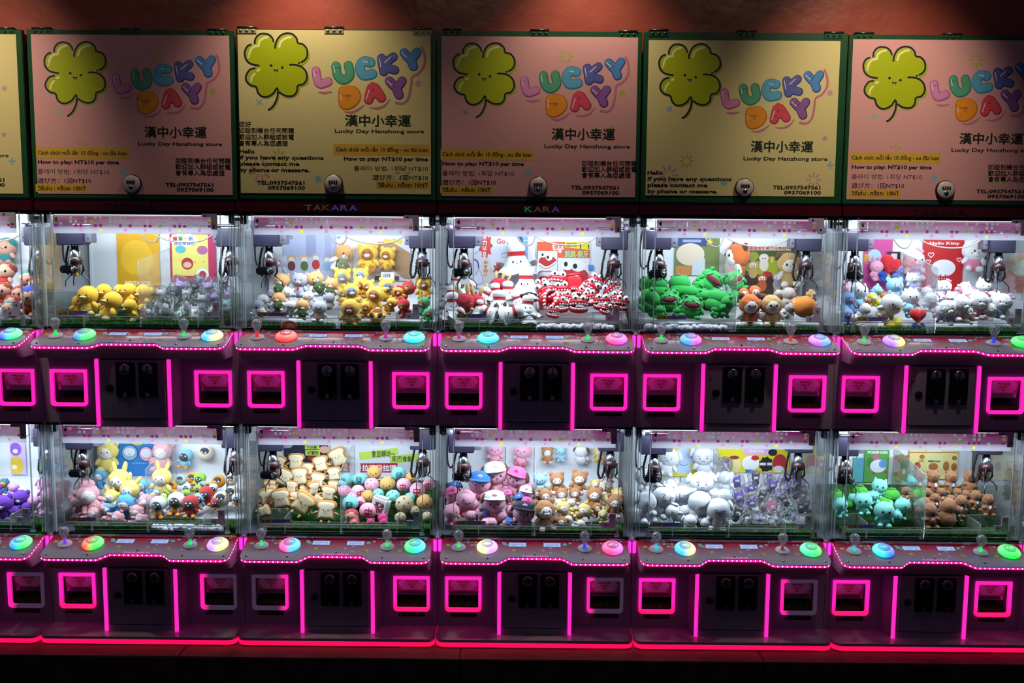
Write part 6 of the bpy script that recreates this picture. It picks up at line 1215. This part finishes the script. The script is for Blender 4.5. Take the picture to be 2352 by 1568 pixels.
poster(A_, (775, 270, 1058, 655), 'dca408', [('e', 912, 440, 108, 118, 'e8b828'), ('t', 'PSYDUCK', 832, 594, 1015, 628, .06, 'ecdcb0')], 'yellow poster with white lettering behind the yellow duck plushes')
poster(A_, (1130, 270, 1435, 602), 'b82458', [('r', 1144, 285, 1392, 562, 'e4d870'), ('e', 1225, 322, 92, 46, 'e8e8ec'), ('t', '蠟', 1152, 298, 1184, 328, .04, 'c03020'), ('t', '筆', 1188, 298, 1220, 328, .04, '2c8a3c'), ('t', '小', 1224, 298, 1254, 328, .04, 'd8a010'), ('t', '新', 1258, 298, 1290, 328, .04, '2c68b8'), ('t', '造型零錢包', 1160, 335, 1300, 358, .03, '2c58a8'),
  ('e', 1205, 385, 36, 26, '58b0b8'), ('e', 1350, 390, 36, 30, 'b06090'), ('e', 1250, 480, 40, 40, 'b03028'), ('e', 1250, 488, 28, 20, 'e0b090'), ('e', 1352, 553, 42, 42, 'e8e8ec'), ('e', 1352, 552, 24, 24, 'b83028'), ('p', burst_pts(1300, 470, 12, 12, 5, .45), 'd8a818'), ('p', burst_pts(1358, 468, 9, 9, 5, .45), 'd8a818')], 'yellow poster with magenta border and small coin pouch pictures in the upper duck machine')
B_ = (520, 460, 4.612)
poster(B_, (600, 330, 1158, 862), 'aab2d0', [('r', 840, 330, 950, 600, '9498b8'), ('r', 1040, 330, 1110, 600, '9ea2be'), ('r', 600, 600, 1158, 862, 'b8bad0'), ('t', 'YOGA', 622, 374, 708, 392, .04, '24283c'), ('t', 'OFFICIAL', 622, 399, 708, 412, .03, '24283c')] +
  [q for cx, cy, c1, c2 in ((690, 655, 'd0a070', '6a3838'), (826, 655, 'd8a878', '4c6c34'), (948, 640, 'a8a8b0', 'b83038'), (1068, 660, 'a0a4b0', '8cb0cc')) for q in (('e', cx, cy - 40, 46, 40, c1), ('e', cx, cy - 30, 34, 26, 'e0dcd8'), ('e', cx, cy + 40, 42, 52, c2))], 'lilac photo poster with four small printed figures behind the ginger cat plushes')
poster(B_, (1162, 330, 1950, 850), 'd0d0dc', [('p', [(1600, 440), (1740, 430), (1950, 560), (1950, 840), (1880, 830), (1560, 560)], 'a88460'), ('e', 1700, 430, 40, 22, 'd8c030'), ('e', 1770, 430, 40, 22, 'd8c030'), ('e', 1830, 435, 36, 22, 'd8c030'), ('p', [(1155, 382), (1220, 382), (1188, 410)], '58a0dc'), ('r', 1570, 800, 1830, 850, '5c4438')], 'white poster with a wooden board picture behind the yellow hooded bears')
poster(B_, (1640, 760, 1778, 885), 'dcdcde', [('r', 1662 + i * 7, 775, 1662 + i * 7 + (3 if i % 3 else 5), 815, '1c1c20') for i in range(11)] + [('r', 1655, 835, 1760, 840, '606064'), ('r', 1655, 852, 1740, 857, '606064')], 'white paper tag with a barcode hanging among the yellow hooded bears', .36, 'paper_tag', 'tag')
m = MB(); m.disc(0, 0, .034, 0, mat('card_orange', 'd8682c', .6), 20, a0=0, a1=PI); m.disc(0, 0, .034, .0012, mat('card_orange'), 20, a0=0, a1=PI); m.disc(.004, .004, .017, -.0004, mat('card_cream', 'e0c8b0', .6), 16, a0=0, a1=PI)
o = m.build('round_card'); p = at(664.8, 752, .022); o.location = (p.x, .022, 1.318); tag(o, 'orange half-round card behind the glass above the red glowing button', 'card')
C_ = (980, 460, 4.612)
poster(C_, (500, 350, 1150, 935), 'd0d4e2', [('p', burst_pts(625, 480, 80, 150, 9, .66), 'c83c34'), ('v', '全力以赴', 592, 360, 46, 60, 'e8e4e4'), ('t', 'Go', 740, 402, 835, 462, .05, 'd06874'), ('e', 632, 735, 58, 126, 'd0c8bc'), ('v', '相信自己', 604, 640, 40, 42, 'b84038'), ('p', burst_pts(755, 725, 60, 85, 7, .5), 'b84038'),
  ('r', 1010, 350, 1070, 640, '6ca0d4'), ('r', 1010, 420, 1070, 428, 'b8d0e8'), ('r', 1010, 480, 1070, 488, 'b8d0e8'), ('r', 1010, 540, 1070, 548, 'b8d0e8'), ('e', 900, 420, 52, 44, 'd8c8cc'), ('s', [(850, 440), (865, 470), (905, 475)], 6, '24387c'), ('s', [(975, 360), (1005, 420), (1000, 480)], 30, '24387c'),
  ('e', 500, 720, 55, 90, 'c8c4d8'), ('s', [(505, 625), (540, 650), (552, 720)], 14, '24387c'), ('s', [(520, 780), (560, 740), (600, 860), (540, 890)], 5, '5868a0'), ('s', [(800, 560), (850, 560), (850, 600), (800, 600), (800, 560)], 5, '4868b0'), ('s', [(505, 560), (550, 540), (560, 500)], 5, '5868a0')], 'white cheering poster with red bursts and Chinese slogans behind the bowling pins')
poster(C_, (1170, 437, 1730, 905), 'd85424', [('r', 1180, 535, 1382, 748, 'd4d4dc'), ('r', 1180, 758, 1382, 900, 'd4d4dc'), ('r', 1390, 610, 1726, 900, 'd8d8e0'), ('p', [(1465, 440), (1728, 446), (1728, 528), (1465, 496)], 'd8cc10'), ('t', '超好玩', 1480, 448, 1590, 496, .03, '18181c'), ('t', '！！', 1620, 470, 1720, 515, .05, '18181c'),
  ('p', [(1330, 470), (1440, 460), (1450, 520), (1422, 522), (1430, 545), (1412, 560), (1392, 545), (1400, 525), (1340, 530)], 'e8e0d8'), ('t', '爆笑', 1345, 470, 1440, 520, .02, 'a84018'), ('t', '跳跳-假牙', 1456, 526, 1718, 612, .08, '1c58a8'), ('t', '跳跳-假牙', 1462, 531, 1712, 607, .02, 'd0dc28'),
  ('e', 1280, 650, 94, 68, 'b41c20'), ('s', [(1195, 680), (1250, 715), (1310, 705), (1365, 665)], 34, 'e8e8ea'), ('s', [(1195, 685), (1250, 720), (1310, 708), (1365, 668)], 6, '301014'), ('e', 1235, 575, 30, 30, 'e8e8ee'), ('e', 1296, 600, 38, 38, 'e8e8ee'), ('e', 1228, 575, 12, 15, '101014'), ('e', 1283, 602, 14, 17, '101014'),
  ('e', 1565, 800, 150, 95, 'b42c2c'), ('e', 1495, 680, 70, 58, 'e4e4ea'), ('e', 1605, 695, 75, 60, 'e4e4ea'), ('e', 1474, 675, 20, 26, '101014'), ('e', 1572, 697, 24, 28, '101014'), ('e', 1240, 830, 60, 30, 'a82428')], 'orange and white poster of chattering teeth with yellow Chinese lettering')
poster(C_, (1712, 682, 1766, 738), '4484d0', [], 'small blue square card beside the chattering teeth poster', .466, 'paper_card', 'card')
D_ = (1450, 480, 4.612)
poster(D_, (465, 270, 940, 702), '66743a', [('r', 465, 270, 800, 395, '28366c'), ('r', 545, 322, 740, 352, '8c98b8'), ('e', 625, 480, 150, 118, 'd4c4ac'), ('r', 470, 600, 640, 702, 'b87838'), ('p', [(640, 702), (650, 560), (780, 520), (780, 702)], 'c0c8cc'), ('p', burst_pts(830, 350, 42, 48, 5, .45), 'd4b840'), ('p', [(780, 702), (790, 620), (940, 650), (940, 702)], '4c5628')], 'olive poster with navy and cream shapes behind the green frog purses')
poster(D_, (1190, 385, 1770, 905), '40501f', [('r', 1190, 385, 1770, 440, 'd8d8c8'), ('t', '猫福珊迪长尾巴动物挂件', 1200, 395, 1690, 436, .05, 'b02418'), ('e', 1480, 620, 290, 80, '98a428'), ('e', 1290, 500, 60, 50, '8c9830'), ('e', 1640, 490, 90, 40, '6c7c28'), ('r', 1190, 700, 1770, 905, '3c2418'), ('e', 1492, 520, 34, 20, 'c89830'), ('r', 1484, 520, 1500, 565, 'd8c890'), ('e', 1625, 640, 36, 24, 'a82020'), ('e', 1440, 690, 50, 30, 'a82020')] +
  [q for cx, cy, c1 in ((1290, 620, 'c09c60'), (1405, 545, 'dccfc0'), (1385, 760, 'b85428'), (1547, 745, '9c9ca4')) for q in (('e', cx, cy - 28, 52, 44, c1), ('e', cx, cy - 22, 36, 30, 'e4dcd0'), ('e', cx, cy + 50, 48, 62, c1), ('e', cx - 13, cy - 22, 6, 8, '1c2438'), ('e', cx + 13, cy - 22, 6, 8, '1c2438'))], 'forest picture poster with red Chinese title behind the hooded cat plushes')
E_ = (1900, 480, 4.613)
poster(E_, (400, 300, 700, 870), 'b83c84', [('e', 500, 500, 72, 74, 'a0c4e4'), ('e', 405, 520, 40, 45, 'd08830'), ('r', 400, 575, 560, 580, 'e0b0c8'), ('e', 545, 650, 50, 60, 'd898b8')], 'magenta poster with small pictures behind the red heart plush')
poster(E_, (1020, 300, 1455, 872), 'b8181c', [('t', 'Hello Kitty', 1086, 345, 1402, 388, .02, 'ece8ea'), ('s', heart_pts(1100, 485, 30), 7, 'ece8ea'), ('s', heart_pts(1070, 557, 25), 7, 'ece8ea'), ('s', heart_pts(1398, 535, 24), 7, 'ece8ea'), ('e', 1230, 625, 128, 90, 'e4e4ea'), ('p', heart_pts(1226, 740, 62), 'a81418')] +
  [('e', 1226 + dx, 735 + dy, 6, 6, 'ece8ea') for dx in (-40, -14, 14, 40) for dy in (-28, 0, 28) if abs(dx) + dy < 52], 'red poster with white cursive lettering and outlined hearts')
poster(E_, (640, 450, 776, 560), '0c0c10', [('r', 680, 470, 740, 545, 'd8b8c4')], 'black card hung behind the red heart plush', .462, 'paper_card', 'card')
F_ = (0, 960, 4.2)
poster(F_, (92, 200, 240, 545), 'c8b8e0', [('e', 150, 300, 58, 66, '8c58c0'), ('e', 148, 318, 26, 22, 'e4dcec'), ('e', 160, 455, 66, 92, 'd8b838'), ('e', 140, 470, 26, 22, 'ece4d0')], 'lilac and yellow bear poster near the left edge behind the purple bears')
poster(F_, (372, 120, 600, 548), 'b4b0e4', [('e', 540, 180, 50, 60, 'd898c4'), ('e', 440, 330, 80, 120, '8098e0'), ('e', 540, 440, 50, 90, 'd0c880'), ('e', 400, 470, 24, 50, '60b050'), ('e', 545, 300, 28, 28, 'd8c060')], 'pastel poster of cloud-like shapes beside the left purple bear poster')
poster(F_, (1040, 200, 1650, 552), '2c7cc4', [('s', [(1250 + 78 * math.cos(a), 335 + 78 * math.sin(a)) for a in [i * PI / 6 for i in range(13)]], 5, '182848'), ('e', 1250, 335, 74, 74, '88b4d4'), ('e', 1250, 325, 54, 42, 'e4e8ec'), ('s', [(1410 + 70 * math.cos(a), 345 + 74 * math.sin(a)) for a in [i * PI / 6 for i in range(13)]], 5, '182848'), ('e', 1410, 345, 66, 70, 'd8a4b8'), ('e', 1408, 338, 50, 44, 'e4e4ec'), ('e', 1325, 240, 50, 24, 'd8bc40'), ('s', [(1235, 345), (1250, 352), (1265, 345)], 4, '182848')] + [('e', 1283 + i * 20, 433, 5, 6, 'c8dcec') for i in range(7)], 'blue poster with two round outlined faces behind the yellow bunny-hood plushes')
G_ = (520, 960, 4.704)
poster(G_, (620, 250, 1100, 600), '1c2038', [('e', 1060, 340, 60, 40, 'd4a48c'), ('r', 848, 294, 1004, 335, 'b4cc50'), ('t', '大容量', 866, 298, 978, 330, .03, '20301c'), ('r', 852, 342, 1012, 404, 'b4cc50'), ('t', '好置物', 874, 352, 996, 396, .03, '20301c'), ('p', heart_pts(912, 434, 32), 'b81c24'), ('e', 740, 560, 90, 70, '383450')], 'navy poster with lime Chinese labels and a red heart behind the toast plushes')
poster(G_, (1222, 250, 2080, 640), 'ccd0dc', [('p', [(1440, 450), (1432, 372), (1600, 350), (1852, 318), (1862, 388), (1620, 430)], 'b0cc48'), ('t', '會旋轉呦～', 1568, 346, 1828, 428, .02, '1c281c'), ('p', [(1762, 405), (2078, 380), (2078, 470), (1770, 486)], 'b0cc48'), ('t', '尾巴會動', 1786, 408, 2010, 472, .02, '1c281c'), ('p', [(1446, 488), (1852, 484), (1842, 535), (1852, 588), (1446, 586), (1456, 535)], 'b02430'), ('t', '拉屁股拉環', 1466, 500, 1838, 576, .05, 'e8e4e8'), ('p', [(1224, 488), (1336, 486), (1328, 535), (1336, 586), (1224, 584)], 'b02430'), ('t', '拉', 1262, 502, 1316, 572, .04, 'e8e4e8')], 'white poster with lime speech bubbles and a red Chinese banner')
H_ = (1440, 960, 4.704)
poster(H_, (390, 300, 748, 630), 'd0c40c', [('e', 610, 430, 122, 112, 'bcd0e8'), ('e', 610, 560, 90, 50, 'bcd0e8'), ('s', [(575, 500), (610, 512), (650, 500)], 8, '2c70c0')], 'yellow poster with a pale blue round shape behind the white puppies')
poster(H_, (980, 290, 1762, 590), 'd4c61c', [('e', 1160, 500, 72, 92, 'e0d090'), ('e', 1160, 425, 55, 20, '7c3018'), ('e', 1335, 485, 95, 82, 'e4e4ea'), ('e', 1385, 430, 44, 28, 'b81c24'), ('r', 1280, 555, 1390, 590, '2868b8'), ('p', burst_pts(1505, 500, 84, 90, 9, .82), '141418'), ('r', 1440, 480, 1500, 510, 'd8d8e0'), ('r', 1515, 480, 1570, 510, 'd8d8e0'), ('e', 1650, 480, 76, 96, 'b42430'), ('e', 1638, 548, 56, 38, 'e4dce0'), ('r', 1260, 300, 1530, 395, 'd8a4cc'), ('t', '快樂收藏', 1320, 340, 1480, 372, .02, 'ece0ec'), ('e', 1575, 370, 50, 40, '141418')], 'yellow poster with round white, black and red shapes above the bagged keyrings')
I_ = (1880, 970, 4.9)
poster(I_, (395, 395, 520, 675), '50a0a8', [('e', 470, 460, 44, 56, '5890b0')], 'narrow teal poster beside the green lettered poster')
poster(I_, (522, 250, 803, 675), '529448', [('t', 'POKEMON', 554, 320, 775, 353, .06, 'e4ece0'), ('r', 560, 300, 775, 306, 'b8d4b0'), ('e', 580, 450, 40, 60, '3c7838'), ('e', 650, 385, 42, 32, 'b86878'), ('e', 670, 490, 92, 76, 'd8dce8'), ('e', 725, 465, 48, 48, '5c90c8'), ('e', 620, 572, 14, 14, 'b03038'), ('e', 755, 556, 14, 14, 'b03038')], 'green poster with white lettering and pale shapes behind the teal plushes')
poster(I_, (1020, 250, 1580, 640), 'b87c34', [('r', 1028, 255, 1208, 332, 'dcd088'), ('r', 1218, 255, 1388, 332, 'e4dcb4'), ('r', 1398, 255, 1572, 332, 'dcd088'), ('r', 1028, 342, 1208, 636, 'dcd088'), ('r', 1218, 342, 1388, 636, 'd8d498'), ('r', 1398, 342, 1572, 636, 'dcd088'), ('e', 1165, 385, 30, 26, 'a86834'), ('t', 'CAPY', 1128, 415, 1194, 428, .05, '8c3020'), ('t', 'BARA', 1128, 432, 1194, 445, .05, '8c3020'), ('e', 1110, 490, 40, 50, 'a86834'), ('e', 1110, 466, 26, 12, 'a82828'), ('t', 'KEEPCALM', 1232, 425, 1366, 448, .06, '20201c'), ('e', 1290, 495, 55, 42, 'a86834'), ('e', 1435, 490, 36, 56, 'a86834'), ('e', 1530, 400, 30, 26, 'a86834'), ('e', 1525, 500, 34, 46, 'a86834'), ('e', 1525, 500, 10, 10, 'b82828')], 'cream three-panel poster of brown animals behind the capybara plushes')
# white fluff strips behind the glass
for row, k, xa, xb in (('u', 1, .05, .36), ('u', 0, .41, .70), ('l', -2, .42, .70)):
    m = MB(); rnd = random.Random(k + 4); w2 = (xb - xa)
    for i in range(26):
        m.ball((xa - .4 + w2 * i / 25, rnd.uniform(.0, .012), rnd.uniform(-.003, .004)), (rnd.uniform(.012, .018), .016, rnd.uniform(.013, .018)), WFUR, 2)
    r = MACH[(row, k)]; o = m.build('fluff_strip', r, kind='stuff'); o.location = (0, .026, .401)
